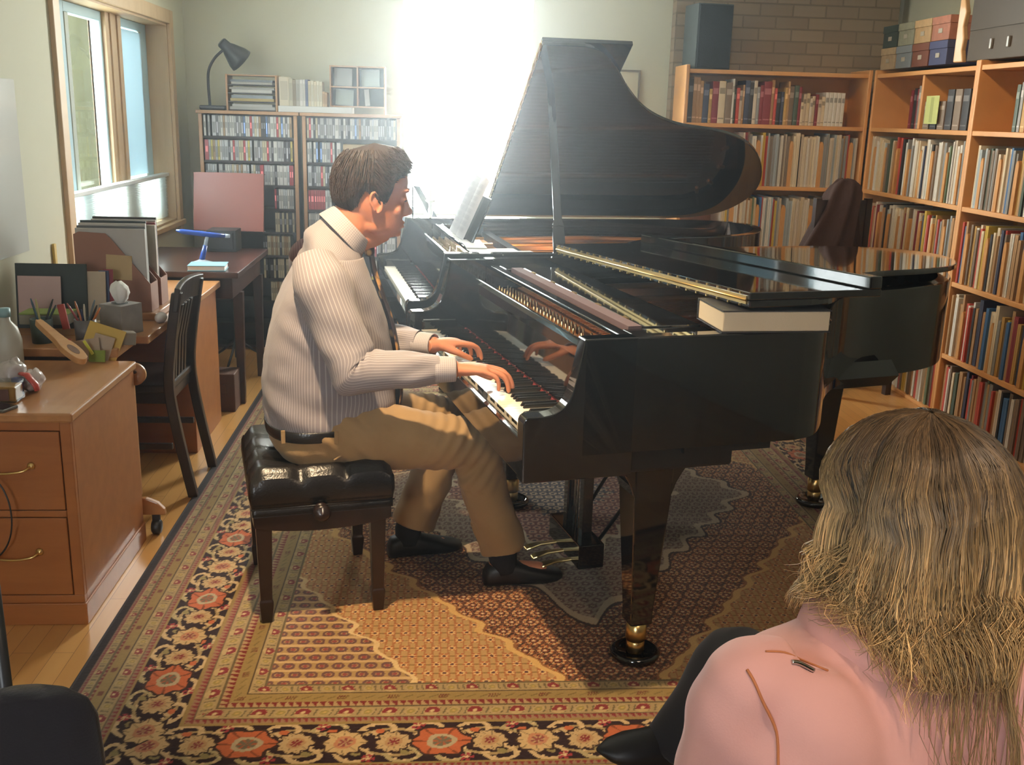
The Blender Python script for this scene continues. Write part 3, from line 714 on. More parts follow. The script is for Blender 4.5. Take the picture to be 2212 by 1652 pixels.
# ---- desk: worktop, plain pedestal at the far end, rounded trestle foot on a caster behind the cabinet
dt = .70
dk = empty('desk', (-1.33, 4.2, 0), 0, 'long oak desk under the side window with a plain pedestal at its far end', 'desk')
def dbox(name, x0, x1, y0, y1, z0, z1, m='deskwood', bev=.004): return MB().box(x0 + 1.33, x1 + 1.33, y0 - 4.2, y1 - 4.2, z0, z1).build(name, M[m], dk, bevel=bev)
dbox('worktop', XL + .01, -1.055, 3.74, 5.02, dt - .03, dt)
dbox('worktop_extension', XL + .01, -1.10, 3.52, 3.738, dt - .03, dt)
dbox('pedestal', XL + .02, -1.075, 4.47, 5.0, .0, dt - .031, 'deskwood2')
dbox('modesty_panel', XL + .03, XL + .05, 3.52, 4.469, .18, dt - .031, 'darkwood')
dbox('raised_shelf', XL + .01, -1.10, 4.02, 4.60, dt + .001, dt + .03)
MB().lathe([(0, -.011), (.036, -.011), (.04, -.007), (.04, .007), (.036, .011), (0, .011)], n=28, T=Matrix.Translation((-1.057 + 1.33, 3.55 - 4.2, .605)) @ Matrix.Rotation(PI / 2, 4, 'X')).lathe([(0, 0), (.006, 0), (.006, .002), (0, .002)], n=10, mi=1, T=Matrix.Translation((-1.052 + 1.33, 3.5385 - 4.2, .615)) @ Matrix.Rotation(PI / 2, 4, 'X')).build('round_end', [M['deskwood'], M['darkwood']], dk)
TF = Matrix(((1, 0, 0, 0), (0, 0, 1, 3.54 - 4.2), (0, 1, 0, 0), (0, 0, 0, 1)))
MB().prism([(-.12 + .27, .078), (.352, .078), (.348, .10), (.325, .125), (.285, .142), (-.12 + .27, .15)], 0, .024, T=TF).build('trestle_foot', M['deskwood'], dk, bevel=.004)
dbox('trestle_post', -1.17, -1.06, 3.54, 3.562, .152, .61)
cst = MB().lathe([(0, -.016), (.022, -.016), (.028, -.01), (.028, .01), (.022, .016), (0, .016)], n=18, T=Matrix.Translation((-1.015 + 1.33, 3.552 - 4.2, .0295)) @ Matrix.Rotation(PI / 2, 4, 'Y')); cst.box(-1.028 + 1.33, -1.002 + 1.33, 3.545 - 4.2, 3.56 - 4.2, .045, .078)
cst.build('caster', M['blackplastic'], dk)
# ---- dark chair pushed up to the desk, its back to the room
ch = empty('desk_chair', (-1.045, 4.11, 0), 0, 'dark brown wooden chair pushed in at the oak desk', 'chair')
for y in (-.18, .18):
    post = MB(); pts = smooth_path([(.075, y, 0), (.03, y, .25), (.005, y, .45), (.02, y, .62), (.055, y, .83)], 5)
    post.loft([[p + Vector((sx * .019, sy * .0165, 0)) for sx, sy in ((-1, -1), (1, -1), (1, 1), (-1, 1))] for p in pts], smooth=False); post.build('back_post', M['blackwood'], ch, bevel=.004)
    MB().loft([[Vector((-.36 + sx * r, y * .98 + sy * r, z)) for sx, sy in ((-1, -1), (1, -1), (1, 1), (-1, 1))] for r, z in ((.014, 0), (.02, .43))], smooth=False).build('front_leg', M['blackwood'], ch, bevel=.003)
    MB().box(-.35, .005, y - .01, y + .01, .20, .225).build('side_stretcher', M['blackwood'], ch, bevel=.003)
MB().prism([(-.40, -.20), (.01, -.19), (.01, .19), (-.40, .20)], .43, .465).build('seat', M['blackwood'], ch, bevel=.008)
MB().box(-.39, 0, -.175, .175, .385, .43).build('seat_rail', M['blackwood'], ch, bevel=.003)
cr = MB(); cr.loft([[Vector((x, y, z)) for x, z in ((.035, .80), (.055, .80), (.075, .90), (.055, .905))] for x_, y in ((0, -.20), (0, -.1), (0, .1), (0, .2)) for x in (0,)] if False else [[Vector((x + .012 * (1 - (y / .2) ** 2) * -1, y, z + .012 * (1 - (y / .2) ** 2))) for x, z in ((.036, .755), (.058, .755), (.073, .845), (.051, .85))] for y in np.linspace(-.2, .2, 9)], smooth=False)
cr.build('crest_rail', M['blackwood'], ch, bevel=.004)
spl = MB()
for y in (-.075, -.025, .025, .075): spl.loft([[Vector((x + sx * .006, y + sy * .014, z)) for sx, sy in ((-1, -1), (1, -1), (1, 1), (-1, 1))] for x, z in ((.0, .465), (.012, .62), (.045, .765))], smooth=False)
spl.build('back_slats', M['blackwood'], ch, bevel=.002)
# ---- dark table in the corner
tb = empty('side_table', (-1.27, 5.50, 0), 0, 'dark brown wooden table in the far corner beyond the desk', 'table')
MB().box(-.31, .30, -.475, .44, .71, .74).build('tabletop', M['darkwood'], tb, bevel=.004)
MB().box(-.27, .26, -.42, .40, .60, .709).build('apron', M['darkwood'], tb, bevel=.003)
for sx, sy in ((.245, -.20), (.245, .385), (-.25, -.40), (-.25, .385)):
    MB().loft([[Vector((sx + a * r, sy + c_ * r, z)) for a, c_ in ((-1, -1), (1, -1), (1, 1), (-1, 1))] for r, z in ((.017, 0), (.026, .60))], smooth=False).build('leg', M['darkwood'], tb, bevel=.003)
bx = MB().box(-1.19, -1.03, 5.13, 5.29, 0.0, .20); bx.box(-1.15, -1.07, 5.12, 5.13, .10, .15)
tag(bx.build('storage_box', mat('brown_cardboard', (0.10, 0.045, 0.025), 0.7), bevel=.004), 'small brown box on the floor under the dark corner table', 'box')
# ---- music stand with reddish desk
ms = empty('music_stand', (-1.222, 6.15, 0), R_(-4), 'music stand with a reddish-brown desk in front of the disc rack', 'music stand')
mdk = MB(); w, h = .205, .168
poly = catmull([(-w, -h + .02), (-w + .005, -h + .005), (-w + .02, -h), (w - .02, -h), (w - .005, -h + .005), (w, -h + .02), (w, h - .03), (w - .007, h - .01), (w - .025, h), (-w + .025, h), (-w + .007, h - .01), (-w, h - .03), (-w, -h + .02)], 3)[:-1]
T = Matrix.Translation((0, 0, .982)) @ Matrix.Rotation(R_(80), 4, 'X')
mdk.prism(poly, -.006, .006, T=T).build('stand_desk', mat('red_brown_enamel', (0.22, 0.05, 0.03), 0.35), ms, bevel=.002)
MB().box(-w, w, -.06, -.006, -.004, .002, T=T @ Matrix.Translation((0, -h + .004, 0)) @ Matrix.Rotation(PI / 2, 4, 'X')).build('page_ledge', M['blackplastic'], ms, bevel=.001)
MB().tube([(0, .03, .04), (0, .03, .87)], .011, 10).build('pole', M['blackplastic'], ms)
for k in range(3):
    a = k * 2 * PI / 3 + .5; MB().tube([(0, .03, .16), (.10 * math.cos(a), .03 + .10 * math.sin(a), .08), (.21 * math.cos(a), .03 + .21 * math.sin(a), .010)], .008, 8).build('foot', M['blackplastic'], ms)
blk = MB().box(-.075, .085, -.08, .08, 0, .118); blk.box(-.06, .07, -.083, -.08, .015, .105)
bo = blk.build('small_speaker', M['blackplastic'], bevel=.006, loc=(-1.20, 5.84, .741)); tag(bo, 'small black speaker box on the dark corner table', 'speaker')
# blue and clear T-shaped ornament
tt = empty('desk_ornament', (-1.205, 5.32, .741), R_(20), 'blue and clear plastic T-shaped ornament on the dark corner table', 'ornament')
M['milky'] = translucent('milky_clear_plastic', (.50, .56, .62), .4); M['bluep'] = mat('blue_plastic', (0.03, 0.09, 0.42), 0.2, coat=.3); M['cyanp'] = mat('pale_blue_cover', (0.22, 0.42, 0.50), 0.4)
MB().lathe([(0, 0), (.055, 0), (.055, .004), (.03, .012), (.012, .02), (0, .02)], n=20).build('base', M['milky'], tt)
MB().tube([(0, 0, .018), (.02, 0, .09)], [.015, .011], 12).build('stem', M['bluep'], tt)
MB().tube([(.02, 0, .09), (.03, 0, .135)], .009, 12).build('neck', M['milky'], tt)
MB().tube([(-.12, 0, .17), (-.09, 0, .163), (.06, 0, .142), (.12, 0, .137)], [.004, .013, .014, .010], 12).build('crossbar', M['bluep'], tt)
MB().tube([(.12, 0, .137), (.145, 0, .135)], [.011, .009], 12).build('tip', M['milky'], tt)
bk = MB().box(-.09, .09, -.07, .07, 0, .004, 0).box(-.088, .086, -.066, .066, .004, .024, 1).box(-.09, .09, -.07, .07, .024, .028, 0)
o = bk.build('book', [M['cyanp'], M['white']], bevel=.001, loc=(-1.13, 5.112, .741)); o.rotation_euler = (0, 0, .08); tag(o, 'pale blue book lying on the near end of the dark corner table', 'book')
# ---- magazine holders and papers on the raised shelf
M['brownbox'] = mat('brown_board', (0.30, 0.135, 0.08), 0.65); zt = dt + .031
M['foldergreen'] = mat('dark_green_folder', (0.05, 0.065, 0.055), 0.6); M['redcover'] = mat('red_cover', (0.22, 0.03, 0.03), 0.6)
def holder(name_label, y, x0, x1, m):
    e = empty('magazine_file', ((x0 + x1) / 2, y, zt), 0, name_label, 'magazine file')
    wx = (x1 - x0) / 2; side = [(-wx, 0), (wx, 0), (wx, .11), (.0, .285), (-.02, .305), (-wx + .02, .31), (-wx, .30)]
    T = Matrix(((1, 0, 0, 0), (0, 0, 1, 0), (0, 1, 0, 0), (0, 0, 0, 1)))
    for yy in (-.052, .049): MB().prism(side, yy, yy + .003, T=T).build('side_panel', m, e)
    MB().box(-wx, -wx + .003, -.048, .048, 0, .30).build('back_panel', m, e); MB().box(wx - .003, wx, -.048, .048, 0, .11).build('front_panel', m, e); MB().box(-wx + .004, wx - .004, -.048, .048, 0, .003).build('bottom', m, e)
    return e
holder('brown cardboard magazine file with a tan note stuck on its side', 4.10, -1.40, -1.12, M['brownbox'])
holder('brown cardboard magazine file behind the one with the note', 4.25, -1.41, -1.12, M['brownbox'])
o = MB().box(-.049, .049, -.0006, .0006, -.048, .048).build('sticky_note', mat('tan_note', (0.50, 0.35, 0.17), 0.9), loc=(-1.235, 4.0465, .905)); o.rotation_euler = (0, R_(3), 0)
tag(o, 'tan square sticky note on the side of the brown magazine file', 'sticky note')
fcol = [(.45, .42, .38), (.12, .12, .12), (.52, .48, .42), (.05, .06, .06), (.55, .50, .40), (.25, .05, .05), (.50, .48, .44), (.06, .05, .045)]
words = ['pale grey', 'black', 'off-white', 'dark slate', 'buff', 'wine red', 'light grey', 'near-black']
k = 0
for yc in (4.10, 4.25):
    for j in range(4):
        wd = rnd.uniform(.010, .015); hh = .318 + .008 * j; x0, x1 = -.135, .128 - .004 * j
        o = MB().box(x0, x1, -wd / 2, wd / 2, 0, hh).build('folder', mat('folder_%d' % k, fcol[k], .7), bevel=.001, loc=(-1.262, yc - .033 + j * .021, zt + .004))
        tag(o, '%s paper folder standing in the %s brown magazine file' % (words[k], 'nearer' if yc < 4.2 else 'farther'), 'folder', 'folders in the magazine files'); k += 1
# black binder, white card, pinkish paper, blue & red folders lined up at the wall
def board(name, u0, v0, u1, v1, y, th, col, label, cat, rx=-.12, rough=.7):
    a, b2 = aty(u0, v1, y), aty(u1, v0, y); w_, h_ = b2.x - a.x, b2.z - a.z
    o = MB().box(-w_ / 2, w_ / 2, -th / 2, th / 2, 0, h_).build(name, mat(name + '_cover', col, rough), bevel=.001, loc=((a.x + b2.x) / 2, y, a.z)); o.rotation_euler = (rx, 0, 0)
    tag(o, label, cat); return o
board('binder', 40, 572, 180, 722, 3.86, .012, (.035, .042, .038), 'black ring binder standing upright at the back of the desk', 'binder')
board('paper_sheet', 42, 598, 126, 700, 3.82, .003, (.50, .34, .30), 'pinkish-grey sheet leaning on the black binder', 'paper')
board('card', 181, 588, 222, 722, 3.87, .006, (.46, .36, .25), 'tan card standing just beside the black binder', 'card')
board('folder', 218, 586, 229, 722, 3.90, .008, (.06, .08, .16), 'narrow blue folder standing next to the tan card', 'folder')
board('folder', 228, 583, 238, 722, 3.915, .008, (.26, .04, .05), 'narrow red folder standing beside the brown magazine file', 'folder')
# tissue box with a pulled tissue
tz = dt
tbx = empty('tissue_box', (-1.165, 3.80, tz), R_(-28), 'grey patterned tissue box with a white tissue pulled up', 'tissue box')
tbx.scale = (.88, .88, .88); tm = MB().box(-.06, .06, -.06, .06, 0, .125); tm.build('carton', mat('tissue_carton', (0.27, 0.25, 0.235), 0.6, var=.35, vscale=16), tbx, bevel=.002)
MB().lathe([(.034, .1255), (.036, .128), (.028, .1285), (.02, .1255)], n=18).build('slot_film', M['clear'], tbx)
ts = MB(); rings = []
for i, (r, z) in enumerate(((.012, .11), (.018, .128), (.034, .150), (.042, .178), (.036, .200), (.016, .212))):
    rings.append([Vector((r * (1 + .20 * math.sin(3 * a + i * .5) + .24 * math.sin(5 * a + 1.3 * i)) * math.cos(a), .75 * r * (1 + .22 * math.cos(4 * a + i)) * math.sin(a), z + .008 * math.sin(3 * a + i))) for a in [2 * PI * k_ / 20 for k_ in range(20)]])
ts.loft(rings).build('tissue', M['white'], tbx)
mo = MB().sphere((0, 0, .018), (.022, .045, .020), 16); mo = mo.build('computer_mouse', mat('white_plastic', (.62, .58, .54), .25), loc=(-1.075, 4.0, tz)); tag(mo, 'white rounded plastic mouse behind the tissue box on the desk', 'mouse')
sc = MB().box(-.03, .03, -.02, .02, 0, .035).build('eraser_block', mat('cream_block', (.58, .47, .30), .7), bevel=.006, loc=(-1.245, 3.835, tz + .001)); sc.rotation_euler = (0, 0, .5); tag(sc, 'cream block between the tan card and the tissue box', 'block')
# cups with pens
def pen_cup(x, y, z, col, label, pens):
    e = empty('pen_cup', (x, y, z), 0, label, 'pen cup')
    MB().lathe([(.0, 0), (.035, 0), (.038, .085), (.034, .085), (.032, .004), (0, .004)], n=20).build('cup', mat('cup_' + str(round(x * 100)), col, .4), e)
    for i, (c_, nm) in enumerate(pens):
        a = i * 2.4; tip = Vector((.055 * math.cos(a), .045 * math.sin(a), rnd.uniform(.125, .165)))
        b_ = Vector((-.014 * math.cos(a), -.014 * math.sin(a), .006))
        p = MB().tube([b_, b_.lerp(tip, .88), tip], [.004, .004, .0022], 8).build('pencil' if 'pencil' in nm else 'pen', mat('pen_%d_%d' % (i, round(x * 100)), c_, .35)); p.location = (x, y, z)
        tag(p, nm, 'pencil' if 'pencil' in nm else 'pen', 'pens and pencils on the desk')
pen_cup(-1.235, 3.62, dt, (.10, .09, .085), 'dark pen cup full of pencils behind the yellow papers', [((.50, .15, .03), 'orange pencil tilting left in the cup behind the yellow papers'), ((.42, .12, .03), 'darker orange pencil in the cup behind the yellow papers'), ((.03, .04, .10), 'dark blue pen in the cup behind the yellow papers'), ((.02, .02, .02), 'black pen in the cup behind the yellow papers'), ((.30, .05, .04), 'red pen in the cup behind the yellow papers'), ((.12, .16, .18), 'grey pen in the cup behind the yellow papers'), ((.45, .38, .28), 'cream pencil in the cup behind the yellow papers')])
pen_cup(-1.385, 3.62, dt, (.06, .10, .10), 'dark green pen cup beside the white bottle', [((.03, .05, .05), 'dark green pen in the cup beside the white bottle'), ((.05, .10, .16), 'teal pen in the cup beside the white bottle'), ((.45, .42, .18), 'yellow pen in the cup beside the white bottle'), ((.02, .02, .02), 'black pen in the cup beside the white bottle')])
rb = MB().box(-.012, .012, -.004, .004, 0, .09).build('red_tag', mat('red_tag', (.36, .05, .03), .6), loc=(-1.315, 3.66, dt + .04)); rb.rotation_euler = (0, -.15, 0)
rb.name = 'marker'; tag(rb, 'flat red marker standing between the two pen cups', 'marker')
gr = MB().box(-.085, .085, -.05, .05, 0, .035).box(-.085, .085, -.05, .05, .0352, .041, 1)
gr = gr.build('paper_tray', [mat('tray_grey', (.22, .20, .15), .7), mat('green_card', (.23, .30, .07), .7)], bevel=.002, loc=(-1.40, 3.73, dt + .05)); tag(gr, 'low grey box with a green lid, in front of the pinkish sheet', 'box')
MB  # papers in a slanted rack
def leaf(name, x, y, z, w, h, rx, rz, ry, col, label, cat='paper', th=.002):
    o = MB().box(-w / 2, w / 2, -th / 2, th / 2, 0, h).build(name, mat(name + '_%d' % round(abs(x) * 1000), col, .8), loc=(x, y, z)); o.rotation_euler = (rx, ry, rz); tag(o, label, cat)
leaf('note_paper', -1.175, 3.535, ct + .002, .13, .115, -.35, -.12, .28, (.55, .36, .08), 'large yellow note paper leaning in the note rack', th=.003)
leaf('note_card', -1.20, 3.50, ct + .002, .105, .07, -.30, -.1, -.18, (.40, .30, .22), 'tan-grey card in front of the yellow note paper')
leaf('note_card', -1.165, 3.512, ct + .002, .07, .085, -.32, -.1, .26, (.42, .32, .23), 'small tan card tilted over the yellow note paper')
leaf('note_pad', -1.155, 3.47, ct + .002, .055, .04, -.2, -.1, 0, (.20, .26, .04), 'green note pad at the front of the note rack', 'note pad', .006)
leaf('sticky_flag', -1.165, 3.465, ct + .03, .010, .055, -.2, 0, -.6, (.55, .55, .06), 'bright yellow slip sticking up above the green note pad', 'paper slip')
leaf('sticky_flag', -1.265, 3.50, ct + .045, .022, .03, -.2, .1, .2, (.55, .05, .14), 'bright pink sticky flag beside the tan-grey card', 'paper slip')
bgm = MB().box(-.03, .03, -.022, .022, 0, .045).build('card_box', mat('grey_card_box', (.20, .17, .13), .6), bevel=.003, loc=(-1.095, 3.60, dt + .001)); bgm.rotation_euler = (0, .12, .5); tag(bgm, 'small grey box at the end of the note rack', 'box')
# wooden tape dispenser / shoe-horn shaped block lying slanted
tp = empty('wooden_tool', (-1.165, 3.36, ct + .004), R_(-50), 'light wooden tool with an oval hole lying aslant on the file cabinet', 'wooden tool')
Tt = Matrix.Rotation(R_(-24), 4, 'Y') @ Matrix.Rotation(PI / 2, 4, 'X')
pol = catmull([(.0, -.018), (.04, -.026), (.09, -.026), (.135, -.018), (.26, -.012), (.268, 0), (.26, .012), (.14, .018), (.09, .026), (.04, .026), (0, .018), (-.012, 0), (.0, -.018)], 4)[:-1]
def slab(outer, hole, t, T):
    b = MB(); n = len(outer); m_ = len(hole); b.prism(outer, -t, t, T=T, cap=False); b.prism(list(reversed(hole)), -t, t, T=T, cap=False)
    return b
hole = [(.055 + .032 * math.cos(-a), .013 * math.sin(-a)) for a in [2 * PI * k_ / 20 for k_ in range(20)]]
bmx = MB()
bmx.prism(pol, -.011, .011, T=Matrix.Rotation(R_(-20), 4, 'Y')); bmx.build('wooden_body', wood('pale_beech', (.50, .25, .09), (.58, .31, .12), (30, 6, 30), .45), tp, bevel=.004)
MB().prism(hole, .0112, .0118, T=Matrix.Rotation(R_(-20), 4, 'Y')).build('oval_recess', mat('recess_brown', (.16, .08, .04), .7), tp)
tp.location.z = ct + .035; tp.rotation_euler = (0, 0, R_(140))
# bottle, crumpled bag, candy bag, jar with tea, phone
bt = empty('bottle', (-1.40, 3.36, ct), 0, 'white plastic bottle with a pale blue cap at the left edge of the cabinet', 'bottle')
MB().lathe([(0, 0), (.042, 0), (.046, .01), (.046, .10), (.036, .14), (.016, .165), (.016, .18), (0, .18)], n=24).build('bottle_body', mat('milky_plastic', (.42, .40, .33), .4), bt)
MB().lathe([(0, .178), (.019, .178), (.019, .205), (0, .205)], n=20).build('cap', mat('blue_cap', (.22, .36, .38), .4), bt)
def crumple(name, c, r, col, label, cat, seed, band=None):
    b = MB(); rings = []
    for i in range(13):
        a = -1.45 + 2.9 * i / 12; ring = []
        for k_ in range(22):
            t = 2 * PI * k_ / 22; d_ = Vector((math.cos(a) * math.cos(t), math.cos(a) * math.sin(t), math.sin(a)))
            f = 1 + .35 * noise.noise(d_ * 2.3 + Vector((seed, 0, 0))) + .18 * noise.noise(d_ * 6 + Vector((0, seed, 0)))
            ring.append(Vector((c[0] + d_.x * r[0] * f, c[1] + d_.y * r[1] * f, max(c[2] + d_.z * r[2] * f, c[2] - r[2] * .98))))
        rings.append(ring)
    o = b.loft(rings).build(name, mat(name + '_film', col, .22, spec=.6)); tag(o, label, cat); return o
crumple('plastic_bag', (-1.29, 3.11, ct + .047), (.040, .040, .048), (.48, .42, .38), 'crumpled clear white plastic bag standing beside the wooden tool', 'bag', 1.3)
cb = crumple('candy_bag', (-1.225, 3.10, ct + .034), (.028, .042, .034), (.55, .46, .42), 'small white and red wrapped packet next to the plastic bag', 'packet', 4.1)
MB().tube([(-1.252, 3.078, ct + .060), (-1.228, 3.062, ct + .060), (-1.204, 3.06, ct + .030), (-1.20, 3.058, ct + .012)], [.010, .013, .013, .011], 10, squash=.5).build('red_band', mat('red_band', (.50, .07, .05), .35), cb)
jr = empty('glass_jar', (-1.262, 2.99, ct + .001), 0, 'square glass jar of amber honey near the front of the cabinet', 'jar')
MB().box(-.036, .036, -.03, .03, .004, .048).build('contents', mat('amber', (.36, .17, .03), .3), jr, bevel=.004)
MB().box(-.04, .04, -.034, .034, 0, .06).build('jar_wall', M['clear'], jr, bevel=.003)
MB().box(-.034, .02, -.0345, -.0342, .008, .042).build('label', mat('jar_label', (.10, .035, .02), .5), jr)
bp = MB().tube([(0, 0, 0), (0, 0, .05)], .016, 14).build('glue_stick', mat('blue_label', (.07, .09, .22), .4), loc=(-1.255, 3.055, ct + .001)); tag(bp, 'short blue-labelled tub between the jar and the packet', 'tub')
ph = empty('mobile_phone', (-1.262, 2.905, ct), R_(-20), 'dark mobile phone lying at the front left of the file cabinet', 'phone')
MB().box(-.055, .055, -.03, .03, 0, .009).build('phone_body', mat('grey_metal', (.2, .2, .2), .35, metal=.8), ph, bevel=.003); MB().box(-.052, .052, -.0275, .0275, .009, .0096).build('screen', M['black'], ph)
# items on the left wall
ps = MB().box(XL + .001, XL + .004, 3.60, 4.12, .955, 1.60).build('wall_poster', mat('poster_gloss', (.62, .62, .57), .12, coat=.5)); tag(ps, 'pale glossy poster on the side wall at the left edge', 'poster')
cl = MB().box(XL + .001, XL + .012, 4.36, 4.385, .86, .95).build('wall_clip', mat('yellow_clip', (.55, .38, .08), .6), bevel=.002); tag(cl, 'small yellow clip on the wall beside the window casing', 'clip')
# ================================================================== back wall: disc racks and what stands on them
def ordinal(n): return '%d%s' % (n, 'th' if 10 <= n % 100 <= 20 else {1: 'st', 2: 'nd', 3: 'rd'}.get(n % 10, 'th'))
RY0 = 6.55; RD = .17
CDZ = [1.49 - .0215 - .146 * k for k in range(10)]
def cd_rack(x0, x1, label):
    r = empty('disc_rack', ((x0 + x1) / 2, RY0, 0), 0, label, 'disc rack'); w = (x1 - x0) / 2
    MB().box(-w - .012, w + .012, -.012, RD, 1.48, 1.50).build('rack_top', M['cdwood'], r, bevel=.003)
    for a, b in ((-w, -w + .022), (w - .022, w)):
        MB().box(a, b, 0, .02, 0, 1.479).build('front_stile', M['cdwood'], r, bevel=.002); MB().box(a, b, .0205, RD, 0, 1.479).build('side_panel', M['darkshelf'], r)
    MB().box(-w + .022, w - .022, RD - .008, RD, 0, 1.479).build('back_panel', M['darkshelf'], r)
    for k in range(10):
        z = 1.3325 - .146 * k
        if z > 0: MB().box(-w + .0221, w - .0221, .004, RD - .0085, z, z + .014).build('shelf', M['darkshelf'], r)
    return r
cd_rack(-1.465, -.868, 'tall dark disc rack in the room corner, below the black desk lamp')
cd_rack(-.838, -.235, 'tall dark disc rack behind the pianist, next to the corner rack')
CDPAL = [('white', (.56, .55, .52)), ('pale grey', (.40, .40, .40)), ('black', (.03, .03, .035)), ('dark grey', (.13, .13, .14)), ('red', (.35, .045, .05)), ('blue', (.08, .14, .27)), ('cream', (.50, .44, .30)), ('silver', (.48, .50, .52)), ('tan', (.36, .24, .13)), ('yellow', (.55, .45, .12))]
CDW = [26, 22, 12, 9, 7, 4, 8, 10, 3, 1.5]
cdm = []
for nm, c in CDPAL:
    b = MB(); b.box(-.5, .5, .0, .14, 0, .125, 0); b.box(-.42, .42, -.0006, .0, .004, .121, 1); b.box(-.30, .30, -.0009, -.0006, .02 if len(cdm) % 2 else .05, .085, 2)
    cdm.append(b.mesh('disc_case', [mat('case_edge_' + nm.replace(' ', '_'), tuple(v * .5 for v in c), .3), mat('case_spine_' + nm.replace(' ', '_'), c, .35), mat('case_print_' + nm.replace(' ', '_'), tuple(v * .55 for v in c) if sum(c) > .6 else tuple(min(1, v * 3 + .15) for v in c), .5)]))
ncd = 0; LEFTCD = []; cd_list = []
ROWN = ['top', 'second', 'third', 'fourth', 'fifth', 'sixth', 'seventh', 'eighth', 'ninth']
def cd_row(rack, x0, x1, row, first=None):
    zf = 1.3325 - .146 * row + .0141; x = x0; k = 0
    while x < x1 - .014:
        wd = rnd.choice((.0125, .0125, .013, .0135, .014, .0125, .024)); k += 1
        if x + wd > x1: break
        gap = .0005 if rnd.random() > .05 else .012
        cd_list.append((rack, row, k, x + wd / 2, zf, wd)); x += wd + gap
# shelves seen past the reddish stand, the pianist and the piano
cd_row('corner rack', -1.435, -.895, 0); cd_row('corner rack', -1.435, -.895, 1); cd_row('corner rack', -1.435, -.895, 2)
for rr in (3, 4): cd_row('corner rack', -1.02, -.895, rr)
for rr in (5, 6, 7): cd_row('corner rack', -1.10 if rr < 7 else -1.06, -.92, rr)
cd_row('rack behind the pianist', -.81, -.262, 0); cd_row('rack behind the pianist', -.81, -.60 , 1)
for rr in (2, 3): cd_row('rack behind the pianist', -.81, -.66, rr)
cd_row('rack behind the pianist', -.81, -.74, 4)
for rr in (5, 6): cd_row('rack behind the pianist', -.40, -.262, rr)
for (rack, row, k, x, z, wd) in cd_list:
    i = rnd.choices(range(10), CDW)[0]
    if row == 3 and rack[0] == 'r' and k < 8: i = 4
    if row >= 4 and rack[0] == 'c': i = rnd.choice((6, 6, 8, 2, 6))
    o = bpy.data.objects.new('disc_case', cdm[i]); COL.objects.link(o); o.location = (x, RY0 + .006 + rnd.uniform(0, .004), z); o.scale = (wd, 1, rnd.choice((1, 1, 1, .985)))
    tag(o, '%s disc case, %s from left, %s row, %s' % (CDPAL[i][0], ordinal(k), ROWN[row], rack), 'disc case', 'disc cases in the racks')
bxo = MB().box(0, .17, 0, .12, 0, .115).build('carton', mat('kraft_board', (.42, .30, .16), .8), bevel=.002, loc=(-.59, RY0 + .015, 1.3325 - .146 + .0145)); tag(bxo, 'tan carton on the second shelf of the rack behind the pianist', 'carton')
# books lying below in the right rack
for k, (c, nm) in enumerate((((.50, .40, .06), 'yellow'), ((.40, .05, .06), 'red'), ((.42, .30, .16), 'tan'), ((.45, .06, .07), 'crimson'), ((.55, .50, .42), 'white'))):
    b = MB(); b.box(-.09, .06, 0, .14, .0, .021, 0); b.box(-.088, .058, -.0008, 0, .002, .019, 1)
    o = b.build('book', [mat('flat_book_%d' % k, c, .6), M['white'] if k % 2 else mat('flat_spine_%d' % k, c, .5)], loc=(-.33, RY0 + .01, .4705 + .0214 * k)); o.name = 'book'
    tag(o, '%s book in the flat pile low in the rack behind the pianist' % nm, 'book', 'flat pile of books in the disc rack')
# ---- on top of the racks
ZT = 1.5005
lp = empty('desk_lamp', (-1.385, RY0 + .075, ZT), 0, 'black gooseneck desk lamp standing on the corner disc rack', 'lamp')
MB().box(-.075, .085, -.06, .075, 0, .028).build('base', M['blackplastic'], lp, bevel=.01, seg=3)
neck = smooth_path([(-.02, .0, .02), (-.025, .0, .15), (-.018, 0, .235), (.02, 0, .305), (.075, -.005, .355)], 6)
MB().tube(neck, .0085, 10).build('gooseneck', M['blackplastic'], lp)
Th = Matrix.Translation((.098, -.012, .372)) @ Matrix.Rotation(R_(28), 4, 'X') @ Matrix.Rotation(R_(138), 4, 'Y')
MB().lathe([(.0, -.045), (.026, -.045), (.032, -.038), (.034, .0), (.045, .02), (.072, .085), (.078, .118), (.074, .118), (.066, .085), (.04, .03), (.0, .02)], n=26, T=Th).build('lamp_shade', M['blackplastic'], lp)
MB().sphere((0, 0, 0), .026, 14, T=None).build('bulb', mat('frosted_bulb', (.8, .8, .76), .4), lp, loc=Th @ Vector((0, 0, .075)))
cab_ = MB().tube(smooth_path([(-1.30, 6.56, 1.507), (-1.34, 6.545, 1.51), (-1.385, 6.56, 1.505)], 4), .003, 6)
